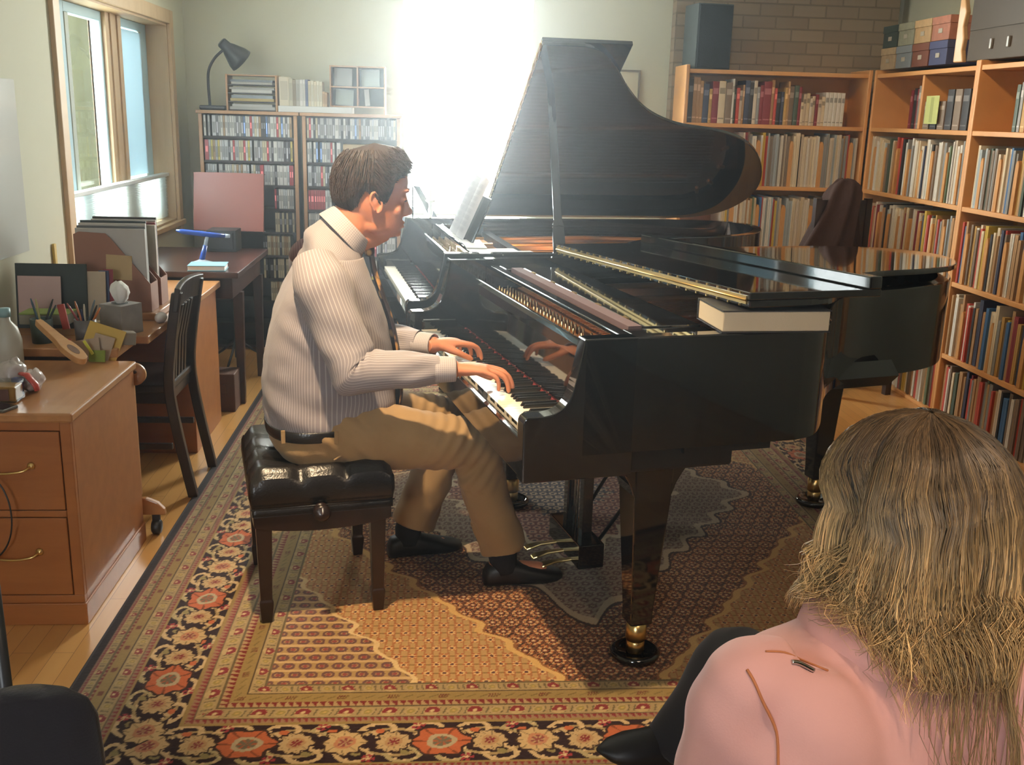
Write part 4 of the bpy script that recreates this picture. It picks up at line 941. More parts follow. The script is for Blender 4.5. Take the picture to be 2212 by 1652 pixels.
# letter tray with papers
tr_ = empty('letter_tray', (-1.14, RY0 + .09, ZT), 0, 'wooden letter tray packed with papers on the corner disc rack', 'letter tray')
for x in (-.155, .143): MB().box(x, x + .012, -.075, .10, 0, .215).build('side_panel', M['cdwood'], tr_, bevel=.002)
for z in (0, .05, .10, .15, .207): MB().box(-.1425, .1425, -.07, .10, z, z + .007).build('tray_shelf', M['darkshelf'] if z < .2 else M['cdwood'], tr_)
pcs = [(.42, .42, .40), (.50, .50, .48), (.46, .36, .16), (.30, .33, .36), (.54, .53, .5), (.36, .35, .33), (.50, .48, .44), (.2, .22, .25)]
pn = ['light grey', 'white', 'buff', 'bluish grey', 'bright white', 'mid grey', 'off-white', 'dark grey']
j = 0
for lev, z in enumerate((.0075, .0575, .1075, .1575)):
    zz = z
    for q in range(2):
        t = rnd.uniform(.012, .019); wx = rnd.uniform(.24, .275)
        o = MB().box(-wx / 2, wx / 2, -.07 + rnd.uniform(0, .01), .09, 0, t).build('paper_stack', mat('paper_stack_%d' % j, pcs[j], .8), loc=(-1.14, RY0 + .09, ZT + zz)); zz += t + .0006
        tag(o, '%s stack of papers, %s one on the %s level of the letter tray' % (pn[j], 'upper' if q else 'lower', ('bottom', 'second', 'third', 'top')[lev]), 'paper stack', 'papers in the letter tray'); j += 1
# flat white box and the books standing on it
fb_ = MB().box(-.98, -.53, RY0 + .0, RY0 + .155, ZT, ZT + .037).build('flat_box', mat('white_card_box', (.62, .62, .60), .6), bevel=.002); tag(fb_, 'long flat white box on top of the two disc racks', 'box')
x = -.972; tops = [(.058, .17, (.58, .52, .40), 'thick cream'), (.022, .16, (.48, .44, .34), 'beige'), (.018, .155, (.30, .25, .18), 'brown-spotted'), (.022, .155, (.40, .38, .34), 'grey'), (.018, .157, (.60, .58, .55), 'white and red'), (.014, .157, (.62, .6, .56), 'white and blue'), (.016, .158, (.16, .18, .28), 'blue-grey'), (.016, .15, (.56, .48, .33), 'cream'), (.017, .152, (.60, .55, .42), 'pale cream'), (.015, .148, (.58, .5, .35), 'light tan'), (.016, .15, (.62, .57, .44), 'ivory'), (.017, .147, (.56, .5, .36), 'straw coloured'), (.014, .09, (.5, .33, .18), 'short tan'), (.012, .085, (.45, .28, .14), 'short brown')]
for k, (w_, h_, c, nm) in enumerate(tops):
    b = MB(); b.box(0, w_, 0, .13, 0, h_, 0); b.box(w_ * .12, w_ * .88, -.0007, 0, h_ * .2, h_ * .85, 1)
    o = b.build('book', [mat('top_book_%d' % k, c, .6), mat('top_book_print_%d' % k, tuple(v * .8 for v in c), .6)], bevel=0, loc=(x, RY0 + .01, ZT + .0375)); x += w_ + .001
    tag(o, '%s book standing on the long flat white box' % nm, 'book', 'books on the flat white box')
# pigeonhole box with cards
cb_ = empty('pigeonhole_box', (-.50, RY0 + .10, ZT), 0, 'small four-hole wooden cubby on the rack behind the pianist', 'cubby')
W2, H2 = .17, .285
for x_ in (-W2, -.004, W2 - .008): MB().box(x_, x_ + .008, -.05, .07, .0385 if x_ < .1 and x_ > -.5 else 0, H2).build('upright', M['cdwood'], cb_)
for z in (.0386, .155, H2 - .008): MB().box(-W2 + .0082, W2 - .0082, -.05, .07, z, z + .008).build('cubby_shelf', M['cdwood'], cb_)
MB().box(-W2 + .001, W2 - .001, .0702, .074, .0385, H2).build('back_panel', M['darkshelf'], cb_)
for k, (x_, z, w_, h_, a, c, nm) in enumerate(((-.09, .163, .11, .105, .05, (.36, .38, .38), 'grey card in the upper left hole of the cubby'), (.08, .163, .11, .10, -.04, (.42, .50, .50), 'pale blue card in the upper right hole of the cubby'), (-.085, .047, .11, .095, .12, (.36, .42, .40), 'grey-green card in the lower left hole of the cubby'), (.06, .047, .03, .10, -.2, (.5, .5, .48), 'thin leaning card in the lower right hole of the cubby'))):
    o = MB().box(-w_ / 2, w_ / 2, -.002, .002, 0, h_).build('card', mat('cubby_card_%d' % k, c, .5), loc=(-.50 + x_, RY0 + .085, ZT + z + .003)); o.rotation_euler = (-.10, a * .4, 0); tag(o, nm, 'card', 'cards in the cubby')
# ---- in front of the back window: low console with candlestick and a black easel frame
cs = empty('console_table', (.02, 6.55, 0), 0, 'low console table under the bright back window', 'table')
MB().box(-.20, .24, -.14, .15, .83, .86).build('tabletop', mat('console_paint', (.42, .46, .52), .25), cs, bevel=.003)
for sx in (-.17, .21):
    for sy in (-.11, .12): MB().box(sx - .018, sx + .018, sy - .018, sy + .018, 0, .829).build('leg', M['blackwood'], cs)
cd_ = empty('candlestick', (-.045, 6.47, .8605), 0, 'white candlestick with a slim candle by the back window', 'candlestick')
MB().lathe([(0, 0), (.034, 0), (.036, .006), (.016, .018), (.011, .03), (.014, .05), (.018, .07), (.012, .09), (.014, .11), (.032, .125), (.034, .132), (.012, .134), (0, .134)], n=20).build('holder', mat('white_ceramic', (.72, .70, .64), .3), cd_)
MB().tube([(0, 0, .134), (0, 0, .225)], [.010, .009], 12).build('candle', mat('wax', (.75, .7, .58), .5), cd_)
ef = empty('easel_picture', (-.085, 6.53, .8605), R_(20), 'black easel photo frame leaning beside the white candlestick', 'picture frame')
MB().loft([[Vector((-.075 + a, 0, z)) for a, z in ((-.004, 0), (.004, 0), (.004, .21), (-.004, .21))], [Vector((-.075 + a, .006, z)) for a, z in ((-.004, 0), (.004, 0), (.004, .21), (-.004, .21))]], smooth=False).build('frame_edge', M['black'], ef)
MB().prism([(-.07, .215), (-.03, .21), (.10, .0), (.05, .0)], 0, .008, T=Matrix(((1, 0, 0, 0), (0, 0, 1, 0), (0, 1, 0, 0), (0, 0, 0, 1)))).build('frame_panel', M['satin'], ef)
# ---- framed picture on the wall behind the raised lid
a, b2 = aty(1290, 300, YB), aty(1383, 152, YB)
pf = empty('framed_artwork', ((a.x + b2.x) / 2, YB - .012, 0), 0, 'framed abstract picture on the back wall beyond the raised lid', 'picture frame')
x0, x1, z0, z1 = -(b2.x - a.x) / 2, (b2.x - a.x) / 2, 1.30, b2.z
f = MB()
for p in ((x0, x0 + .012, z0, z1), (x1 - .012, x1, z0, z1), (x0 + .012, x1 - .012, z1 - .012, z1), (x0 + .012, x1 - .012, z0, z0 + .012)): f.box(p[0], p[1], -.012, .010, p[2], p[3])
f.build('frame', mat('pewter_frame', (.25, .22, .17), .4, metal=.6), pf, bevel=.002)
MB().box(x0 + .0121, x1 - .0121, -.002, .004, z0 + .0121, z1 - .0121).build('mat_board', mat('mat_board', (.60, .55, .40), .9), pf)
art = MB(); ax0, ax1, az0, az1 = x0 + .02, x1 - .085, 1.36, z1 - .085
art.box(ax0, ax1, -.0035, -.0022, az0, az1, 0)
for poly, mi in (([(.25, .02), (.95, .45), (.9, .55), (.2, .12)], 1), ([(.55, .55), (.80, .50), (.85, .78), (.66, .80)], 2), ([(.62, .0), (1, .1), (1, .38), (.75, .3)], 3), ([(.1, .4), (.75, .72), (.7, .78), (.1, .5)], 4), ([(.85, .45), (1, .5), (1, .95), (.92, .8)], 5), ([(.3, .3), (.45, .3), (.6, .5), (.5, .52)], 1)):
    art.add([(ax0 + (ax1 - ax0) * p[0], -.0038, az0 + (az1 - az0) * p[1]) for p in poly], [list(range(len(poly)))], mi)
art.build('artwork', [mat('art_taupe', (.33, .27, .21), .9), mat('art_brown', (.20, .13, .10), .9), mat('art_red', (.45, .09, .07), .9), mat('art_green', (.16, .24, .19), .9), mat('art_pink', (.45, .34, .29), .9), mat('art_cream', (.5, .42, .33), .9)], pf)
# small vent/clip on wall above the lid
v = MB().box(1.05, 1.10, YB - .02, YB - .001, 1.945, 1.955).build('picture_hook', M['satin']); tag(v, 'small dark hook on the back wall above the raised lid', 'hook')
# ================================================================== bookcases on the right
SZ = [1.825, 1.505, 1.125, .735, .35, .02]         # tops of the boards
TH = .024
def case(name_label, T, w, depth, dividers=()):
    e = empty('bookcase', (0, 0, 0), 0, name_label, 'bookcase'); e.matrix_world = T
    for x in (0, w - TH): MB().box(x, x + TH, 0, depth, 0, 1.85).build('side_panel', M['shelfwood'], e, bevel=.005, seg=3)
    for k, z in enumerate(SZ): MB().box(TH + .0005, w - TH - .0005, .004 + (.0 if k else .004), depth - .006, max(.0005, z - TH), z).build('shelf', M['shelfwood'], e, bevel=.002)
    MB().box(TH + .0005, w - TH - .0005, depth - .0055, depth, .02, 1.824).build('back_panel', M['shelfwood'], e)
    for x in dividers: MB().box(x, x + TH, .02, depth - .007, SZ[1] + .0005, SZ[0] - TH - .0005).build('divider', M['shelfwood'], e, bevel=.003)
    return e
BYF, RXF = 6.44, 2.70
T1 = Matrix.Translation((1.515, BYF, 0)); W1 = RXF - 1.515 - .005
T2 = Matrix.Translation((RXF, 6.43, 0)) @ Matrix.Rotation(-PI / 2, 4, 'Z'); W2_ = 6.43 - 5.17
T3 = Matrix.Translation((RXF - .004, 5.165, 0)) @ Matrix.Rotation(-PI / 2, 4, 'Z'); W3 = 1.25
case('pine bookcase on the back wall with the black loudspeaker on top', T1, W1, .31)
case('pine bookcase in the corner, with the photo boxes on top', T2, W2_, .32, (.62,))
case('pine bookcase at the right edge, with the dark chest on top', T3, W3, .32)
BK = [('black', (.025, .025, .028)), ('navy', (.04, .05, .09)), ('tan', (.38, .22, .10)), ('ochre', (.42, .25, .07)), ('maroon', (.20, .022, .03)), ('cream', (.60, .50, .34)), ('grey-brown', (.19, .14, .10)), ('white', (.60, .57, .50)), ('red', (.42, .05, .03)), ('grey', (.24, .24, .23)), ('green', (.12, .17, .10)), ('yellow', (.52, .36, .05)), ('blue', (.05, .14, .30)), ('dark green', (.06, .09, .065)), ('ivory', (.55, .47, .36)), ('pale blue', (.33, .38, .40))]
BI = {n: i for i, (n, c) in enumerate(BK)}
PAGES = mat('book_pages', (.62, .55, .42), .85)
def book_mesh(c, nm, spine=True):
    b = MB()
    pr = [(-.5, .006), (-.42, .001), (-.2, -.002), (0, -.003), (.2, -.002), (.42, .001), (.5, .006), (.5, 1), (.42, 1), (.42, .03), (-.42, .03), (-.42, 1), (-.5, 1)]
    b.prism(pr, 0, 1, 0); b.box(-.41, .41, .031, .985, .012, .985, 1)
    if spine: b.box(-.40, .40, -.0055, -.0035, .70, .84, 2); b.box(-.40, .40, -.005, -.0035, .10, .13, 2)
    light = sum(c) > .9
    return b.mesh('book', [mat('cover_' + nm.replace(' ', '_'), c, .55, var=.15, vscale=9), PAGES, mat('stamp_' + nm.replace(' ', '_'), tuple(v * .45 for v in c) if light else tuple(min(1, v * 1.5 + .10) for v in c), .5)])
BMESH = [book_mesh(c, n) for n, c in BK]
def score_mesh(c, nm):
    b = MB(); b.box(-.5, .5, 0, 1, 0, 1, 0); b.box(-.12, .12, -.001, 0, .05, .95, 1)
    return b.mesh('music_score', [mat('score_' + nm.replace(' ', '_'), c, .7, var=.12, vscale=20), mat('fold_' + nm.replace(' ', '_'), tuple(v * .72 for v in c), .8)])
SMESH = [score_mesh(c, n) for n, c in BK]
dv = MB()
dv.prism(catmull([(-.5, 0), (-.5, .80), (-.46, .90), (-.30, .97), (0, 1.0), (.30, .97), (.46, .90), (.5, .80), (.5, 0)], 2), 0, 1, T=Matrix(((1, 0, 0, 0), (0, 0, 1, 0), (0, 1, 0, 0), (0, 0, 0, 1)))); DMESH = dv.mesh('cardboard_divider', wood('kraft_divider', (.46, .22, .065), (.54, .27, .085), (5, 5, 5), .7))
ROWS = ['top', 'second', 'third', 'fourth', 'bottom']
def put(T, mesh_, name, x, z, w, d, h, y=.012, lean=0.0):
    o = bpy.data.objects.new(name, mesh_); COL.objects.link(o)
    o.matrix_world = T @ Matrix.Translation((x, y, z)) @ Matrix.Rotation(lean, 4, 'Y') @ Matrix.Diagonal((w, d, h, 1)); return o
def scores(T, case_, row, x0, x1, hmin, hmax, pal, wts, wmin=.009, wmax=.018, every=9, group='music scores in the bookcases'):
    z = SZ[row + 1] + .0008; x = x0; k = 0
    while x < x1 - .006:
        k += 1; wd = rnd.uniform(wmin, wmax)
        if rnd.random() < .12: wd *= 1.5
        if x + wd > x1: break
        isd = every and k % every == every // 2
        if isd:
            wd = rnd.uniform(.022, .03); o = put(T, DMESH, 'cardboard_divider', x + wd / 2, z, wd, .23, hmin * .93, .008 + rnd.uniform(0, .006))
            tag(o, 'tan round-topped cardboard divider, %s from left, %s shelf, %s' % (ordinal(k), ROWS[row], case_), 'divider', 'cardboard dividers among the scores')
        else:
            i = rnd.choices(range(len(BK)), wts)[0]; h = rnd.uniform(hmin, hmax); o = put(T, SMESH[i], 'music_score', x + wd / 2, z, wd, rnd.uniform(.22, .25), h, .012 + rnd.uniform(0, .018))
            tag(o, '%s music score, %s from left, %s shelf, %s' % (BK[i][0], ordinal(k), ROWS[row], case_), 'music score', group)
        x += wd + .0007
SCW = [3, 2, 5, 2, 1, 16, 4, 18, 2.2, 9, 1.2, 1.5, 1.5, 3, 16, 6]
WARM = [3, 1.5, 14, 5, 4, 10, 8, 6, 3.5, 6, 1, 1, 2, 2, 8, 2]
# --- back case, top shelf: bound books in the order of the photograph
seq = [('black', .030, .262), ('tan', .026, .275), ('tan', .020, .272), ('tan', .020, .252), ('navy', .036, .235), ('ochre', .018, .205), ('maroon', .040, .250), ('cream', .043, .253), ('grey-brown', .040, .245), ('white', .012, .268), ('dark green', .016, .21), ('red', .020, .215), ('ivory', .020, .20), ('tan', .012, .235), ('navy', .030, .262), ('black', .024, .250), ('ivory', .022, .262), ('grey', .016, .225), ('maroon', .022, .235), ('maroon', .050, .258), ('tan', .020, .268), ('red', .016, .22), ('black', .030, .19), ('navy', .018, .20), ('ochre', .018, .225), ('tan', .012, .262), ('grey-brown', .030, .235), ('dark green', .026, .24), ('maroon', .018, .232), ('cream', .018, .14), ('ivory', .020, .19), ('cream', .020, .196), ('ivory', .018, .165), ('cream', .018, .18), ('maroon', .018, .19), ('ivory', .022, .16), ('cream', .022, .178), ('white', .024, .205), ('white', .024, .205), ('white', .024, .205), ('white', .024, .204), ('white', .022, .203)]
x = TH + .006; cnt = {}
for k, (n, w_, h_) in enumerate(seq):
    w_ *= .985
    o = put(T1, BMESH[BI[n]], 'book', x + w_ / 2, SZ[1] + .0008, w_, .19, h_, .02 + rnd.uniform(0, .02)); x += w_ + .0008
    tag(o, '%s bound book, %s from left, top shelf, back bookcase' % (n, ordinal(k + 1)), 'book', 'bound books on the top shelves')
scores(T1, 'back bookcase', 1, .40, W1 - TH - .004, .305, .335, BK, SCW, every=13)
scores(T1, 'back bookcase', 2, .29, W1 - TH - .004, .295, .325, BK, SCW, every=11)
# --- corner case
for k, (n, w_, h_, y) in enumerate((('maroon', .022, .22, .09), ('black', .026, .23, .09), ('maroon', .018, .225, .085), ('grey-brown', .030, .215, .08), ('grey', .050, .24, .06))):
    o = put(T2, BMESH[BI[n]], 'book', .36 + k * .046, SZ[1] + .0008, w_ * 1.4, .19, h_, y); tag(o, '%s volume, %s in the left top compartment of the corner bookcase' % (n, ordinal(k + 1)), 'book', 'bound books on the top shelves')
nt_ = put(T2, score_mesh((.46, .50, .18), 'note'), 'note_card', .79, SZ[1] + .03, .15, .003, .15, .012); tag(nt_, 'pale yellow note card on the black boxes in the corner bookcase', 'note card')
for k in range(6):
    o = put(T2, BMESH[0 if k % 2 else BI['grey-brown']], 'tape_case', .70 + k * .085, SZ[1] + .0008, .07, .19, .15 if k < 3 else .21, .03); tag(o, 'black boxed set, %s from the left in the right top compartment of the corner bookcase' % ordinal(k + 1), 'boxed set', 'boxed sets on the top shelf')
scores(T2, 'corner bookcase', 1, TH + .01, W2_ - TH - .005, .285, .33, BK, SCW, .012, .022, 8)
scores(T2, 'corner bookcase', 2, TH + .06, W2_ - TH - .005, .29, .33, BK, [2, 1, 6, 2, 1, 14, 3, 14, 5, 6, 1, 2, 1.5, 2, 14, 2], .012, .022, 7)
scores(T2, 'corner bookcase', 4, .62, W2_ - TH - .005, .24, .27, BK, WARM, .016, .03, 0)
# --- right-edge case
for k, (n, w_, h_) in enumerate((('dark green', .025, .22), ('grey', .02, .23), ('ochre', .03, .22), ('red', .025, .215), ('grey-brown', .03, .22), ('white', .03, .2), ('black', .03, .21))):
    o = put(T3, BMESH[BI[n]], 'book', .30 + k * .036, SZ[1] + .0008, w_ * 1.2, .19, h_, .06); tag(o, '%s volume, %s from the left on the top shelf of the right-edge bookcase' % (n, ordinal(k + 1)), 'book', 'bound books on the top shelves')
scores(T3, 'right-edge bookcase', 1, TH + .05, .66, .27, .31, BK, [2, 2, 8, 2, 3, 6, 8, 5, 4, 10, 2, 1, 2, 4, 8, 3], .012, .022, 8)
scores(T3, 'right-edge bookcase', 2, TH + .02, .78, .28, .32, BK, WARM, .012, .022, 9)
scores(T3, 'right-edge bookcase', 3, TH + .01, .92, .27, .34, BK, [8, 4, 10, 3, 8, 8, 6, 8, 5, 5, 1, 1, 2, 2, 8, 2], .014, .030, 12)
scores(T3, 'right-edge bookcase', 4, TH + .01, 1.05, .25, .295, BK, [6, 3, 16, 4, 8, 4, 10, 3, 6, 5, 1, .5, 2, 3, 5, 1], .014, .032, 0)
# --- loudspeaker on the back bookcase
sp = empty('loudspeaker', (1.672, 6.57, SZ[0] + .0005), R_(8), 'tall dark loudspeaker on the back bookcase in front of the brick', 'loudspeaker')
MB().box(-.115, .115, -.09, .13, 0, .385).build('cabinet', mat('speaker_vinyl', (.045, .06, .065), .6), sp, bevel=.004)
MB().box(-.108, .108, -.102, -.0905, .008, .377).build('grille', mat('grille_cloth', (.012, .018, .026), .9, bump=.3, bscale=400), sp, bevel=.004)
# --- eight photo boxes on the corner bookcase
PB_ = [[('dark green', (.035, .055, .05)), ('grey-green floral', (.26, .27, .20)), ('beige plaid', (.42, .28, .14)), ('rose patterned', (.36, .15, .10))], [('tan patterned', (.34, .25, .15)), ('grey-blue', (.17, .20, .22)), ('brown', (.14, .045, .025)), ('navy', (.05, .06, .14))]]
for r in range(2):
    for c in range(4):
        nm, co = PB_[1 - r][c]; y = 6.33 - c * .215
        e = empty('photo_box', (2.86, y, SZ[0] + .025 + r * .128), -PI / 2, '%s photo box, %s from the left in the %s row on the corner bookcase' % (nm, ordinal(c + 1), 'upper' if r else 'lower'), 'photo box', 'photo boxes on the corner bookcase')
        MB().box(-.10, .10, -.13, .13, 0, .085).build('box_body', mat('photo_box_' + nm.replace(' ', '_'), co, .6, var=.4 if 'pattern' in nm or 'floral' in nm or 'plaid' in nm else .08, vscale=35), e, bevel=.002)
        MB().box(-.104, .104, -.134, .134, .0852, .126).build('box_lid', mat('photo_lid_' + nm.replace(' ', '_'), tuple(v * 1.1 for v in co), .6, var=.4 if 'pattern' in nm or 'floral' in nm or 'plaid' in nm else .08, vscale=35), e, bevel=.002)
        MB().box(-.022, .022, -.1335, -.1305, .038, .062).build('label_holder', mat('metal_label', (.6, .58, .5), .35, metal=.5), e)
wb = MB(); pol = [(0, 0), (.07, 0), (.055, .06), (.06, .12), (.045, .18), (.055, .25), (.035, .31), (.03, .36), (0, .37)]
wb.prism(pol, 0, .03, T=Matrix.Translation((2.74, 5.475, SZ[0] + .026)) @ Matrix.Rotation(R_(-75), 4, 'Z') @ Matrix.Rotation(PI / 2, 4, 'X'))
tag(wb.build('carved_board', wood('pale_carved_wood', (.55, .33, .15), (.62, .40, .2), (8, 8, 3), .6), bevel=.006), 'pale wavy-edged wooden board standing between the photo boxes and the dark chest', 'wooden board')
chs = empty('storage_chest', (2.93, 4.83, SZ[0] + .026), 0, 'dark brown wooden chest on top of the right-edge bookcase', 'chest')
MB().box(-.20, .09, -.55, .53, 0, .46).build('chest_body', mat('dark_chest', (.055, .040, .024), .6, var=.15), chs, bevel=.004)
MB().box(-.206, -.2005, -.54, .52, .15, .452).build('chest_door', mat('dark_chest_door', (.05, .037, .023), .55), chs, bevel=.002)
for y in (.29, .13): MB().box(-.214, -.2005, y - .008, y + .008, .05, .10).build('catch', M['steel'], chs, bevel=.003)
# --- the brown coat hung over a chair behind the piano tail
hc = empty('high_back_chair', (2.42, 5.72, 0), R_(12), 'high-backed chair draped with the brown coat, behind the piano tail', 'chair')
for sx in (-.17, .17):
    MB().box(sx - .018, sx + .018, .18, .216, 0, 1.10).build('back_post', M['blackwood'], hc); MB().box(sx - .018, sx + .018, -.2, -.164, 0, .43).build('front_leg', M['blackwood'], hc)
MB().box(-.19, .19, -.205, .178, .431, .46).build('seat', M['blackwood'], hc); MB().box(-.15, .15, .185, .21, .7, 1.09).build('back_panel', M['blackwood'], hc)
ct_ = MB(); rings = []
for i, (z, wx, wy, ox_) in enumerate(((1.205, .015, .03, .0), (1.20, .05, .055, .0), (1.18, .085, .07, .0), (1.13, .115, .085, -.005), (1.03, .125, .09, -.02), (.92, .155, .095, -.045), (.80, .19, .10, -.07), (.70, .215, .10, -.09), (.62, .20, .095, -.09))):
    rings.append([Vector((ox_ + wx * math.cos(a) * (1 + (.06 + .02 * i) * math.sin(5 * a + .4 * i)), wy * math.sin(a) * (1 + (.07 + .03 * i) * math.sin(7 * a + .3 * i)), z + .01 * math.sin(4 * a))) for a in [2 * PI * k / 44 for k in range(44)]])
o = ct_.loft(rings).build('coat', mat('brown_suede', (.032, .010, .006), .85, bump=.35, bscale=30), loc=(2.39, 5.93, 0)); o.rotation_euler = (0, 0, R_(12))
tag(o, 'dark brown coat draped over a chair back in front of the corner bookcase', 'coat')
# --- the thick book on the near rim of the played piano, propping the lid
e = empty('book', FA @ Vector((.70, .085, .9855)), R_(PAT - 8), 'thick cream-paged book lying on the near rim of the played piano', 'book')
MB().box(-.148, .148, -.095, .095, .003, .056).build('page_block', mat('cream_pages', (.60, .52, .38), .85, bump=.1, bscale=300), e, bevel=.003)
for z in (0, .0562): MB().box(-.151, .151, -.098, .0985, z, z + .0028).build('cover', mat('book_cover_dark', (.03, .03, .035), .5), e)
MB().box(-.151, .151, .0955, .0985, .0030, .056).build('spine', mat('book_spine_dark', (.03, .03, .035), .5), e)
# --- open music on the rear piano's desk and papers on its near rim
sm = empty('sheet_music', FB @ Vector((.325, .70, .955)), R_(PBt), 'open book of printed music on the rear piano desk', 'sheet music')
Tm = Matrix.Rotation(.42, 4, 'Y')
for s in (-1, 1):
    P = []
    for i in range(9):
        t = i / 8; P.append([Tm @ Vector((-.014 - .012 * math.sin(t * PI), s * t * .21, z)) for z in (.0, .10, .20, .292 + .012 * math.sin(t * PI))])
    pg = MB().grid(P).build('page', mat('music_page', (.34, .33, .33), .8), sm)
    ln = MB()
    for r in range(8):
        for q in range(5):
            z = .03 + r * .031 + q * .004; ln.add([Tm @ Vector((-.0275 - .0, s * .03, z)), Tm @ Vector((-.0275, s * .19, z)), Tm @ Vector((-.0275, s * .19, z + .0012)), Tm @ Vector((-.0275, s * .03, z + .0012))], [(0, 1, 2, 3)])
    ln.build('staves', M['satin'], pg)
for k, (u, w, lx, ly, rz) in enumerate(((.40, .16, .21, .20, 3), (.345, .40, .09, .30, -4), (.47, .06, .16, .10, 8))):
    o = MB().box(-lx / 2, lx / 2, -ly / 2, ly / 2, 0, .004).build('paper_sheet', M['white'], loc=FB @ Vector((u, w, .9475 + .0045 * k))); o.rotation_euler = (0, 0, R_(PBt + rz))
    tag(o, ('white sheet lying at the near end of the rear piano', 'narrow white sheet lying below the music on the rear piano', 'small white sheet on top of the near papers on the rear piano')[k], 'paper')
# ================================================================== bench, pianist, listener
BO = Vector((-.40, 3.12, 0)); BT = 13.0
FBN = frameM(BO, BT); BL = Vector((math.cos(R_(BT)), math.sin(R_(BT)), 0)); BK_ = Vector((-math.sin(R_(BT)), math.cos(R_(BT)), 0))
def bf(u, v, k):                               # picture point -> bench frame, on the vertical plane k
    r = Vector(ray(u, v)); o = Vector((0, 0, EYE)); t = ((BO + k * BK_ - o).dot(BK_)) / r.dot(BK_); P = o + t * r
    return Vector(((P - BO).dot(BL), k, P.z))
# ---- the artist bench
bn = empty('piano_bench', BO, R_(BT), 'black tufted leather piano bench on tapered wooden legs', 'bench')
x0, x1, y0, y1 = -.195, .222, -.245, .235
cu = MB(); NX, NY = 37, 45; P = []
bt_x = [x0 + (x1 - x0) * f for f in (.02, .34, .66, .98)]; bt_y = [y0 + (y1 - y0) * f for f in (.02, .27, .5, .73, .98)]
def cush_z(x, y):
    fx = (x - x0) / (x1 - x0); fy = (y - y0) / (y1 - y0)
    e = min(fx, 1 - fx, (fy), (1 - fy)); z = .504 - .030 * max(0, 1 - e / .07) ** 2
    dmin = 9; lines = 9
    for i, bx_ in enumerate(bt_x):
        for j, by_ in enumerate(bt_y):
            d = math.hypot(x - bx_, y - by_); z -= .013 * math.exp(-(d / .022) ** 2)
    z -= .026 * math.exp(-((x - .0) / .15) ** 4 - ((y + .03) / .17) ** 4)
    lx = min(abs(x - b_) for b_ in bt_x); ly = min(abs(y - b_) for b_ in bt_y)
    z -= .006 * math.exp(-(lx / .008) ** 2) + .006 * math.exp(-(ly / .008) ** 2)
    return z
for i in range(NX):
    P.append([(x0 + (x1 - x0) * i / (NX - 1), y0 + (y1 - y0) * j / (NY - 1), cush_z(x0 + (x1 - x0) * i / (NX - 1), y0 + (y1 - y0) * j / (NY - 1))) for j in range(NY)])
cu.grid(P)
def side_ring(z, out):
    r = []
    for i in range(NX): r.append((P[i][0][0], y0 - out, None, P[i][0][2]))
    for j in range(1, NY): r.append((x1 + out, P[-1][j][1], None, P[-1][j][2]))
    for i in range(NX - 2, -1, -1): r.append((P[i][-1][0], y1 + out, None, P[i][-1][2]))
    for j in range(NY - 2, 0, -1): r.append((x0 - out, P[0][j][1], None, P[0][j][2]))
    return [Vector((a, b_, zt if z is None else z)) for a, b_, _, zt in r]
cu.loft([side_ring(None, 0), side_ring(.45, .007), side_ring(.412, .009), side_ring(.385, .003), side_ring(.381, -.004), side_ring(.377, .002), side_ring(.355, .0)], caps=False)
cu.build('cushion', M['leather'], bn)
for bx_ in bt_x[1:3]:
    for by_ in bt_y[1:4]: MB().sphere((bx_, by_, cush_z(bx_, by_) + .001), (.008, .008, .004), 10).build('tuft_button', M['leather'], bn)
fr_ = MB(); inset = .012
def apron(T, L_):
    n = 14; top = .354; pts = [(-L_, top), (L_, top)] + [(L_ - 2 * L_ * i / n, .318 - .022 * math.sin(PI * i / n) ** .7 + (.0 if 0 < i < n else .0)) for i in range(n + 1)]
    fr_.prism(pts, -.009, .009, T=T)
mx, my = (x0 + x1) / 2, (y0 + y1) / 2
for yy in (y0 + inset, y1 - inset): apron(Matrix(((1, 0, 0, mx), (0, 0, 1, yy), (0, 1, 0, 0), (0, 0, 0, 1))), (x1 - x0) / 2 - .004)
for xx in (x0 + inset, x1 - inset): apron(Matrix(((0, 0, 1, xx), (1, 0, 0, my), (0, 1, 0, 0), (0, 0, 0, 1))), (y1 - y0) / 2 - .02)
fr_.build('apron', M['blackwood'], bn, bevel=.003)
for sx in (x0 + .032, x1 - .044):
    for sy in (y0 + .028, y1 - .028):
        MB().loft([[Vector((sx + a * r, sy + b_ * r, z)) for a, b_ in ((-1, -1), (1, -1), (1, 1), (-1, 1))] for r, z in ((.016, .0052), (.021, .065), (.021, .075), (.0175, .08), (.024, .33))], smooth=False).build('leg', M['blackwood'], bn, bevel=.003)
kn = MB().lathe([(0, 0), (.022, 0), (.024, .006), (.020, .012), (.010, .016), (.010, .02), (.024, .024), (.027, .034), (.020, .042), (0, .044)], n=20, T=Matrix.Translation((mx - .01, y0 - .001, .365)) @ Matrix.Rotation(PI / 2, 4, 'X')).build('adjusting_knob', M['blackwood'], bn)
MB().tube([(x0 - .004, y0 - .007, .381), (x1 + .004, y0 - .007, .381)], .0022, 6).build('welt', M['leather'], bn)

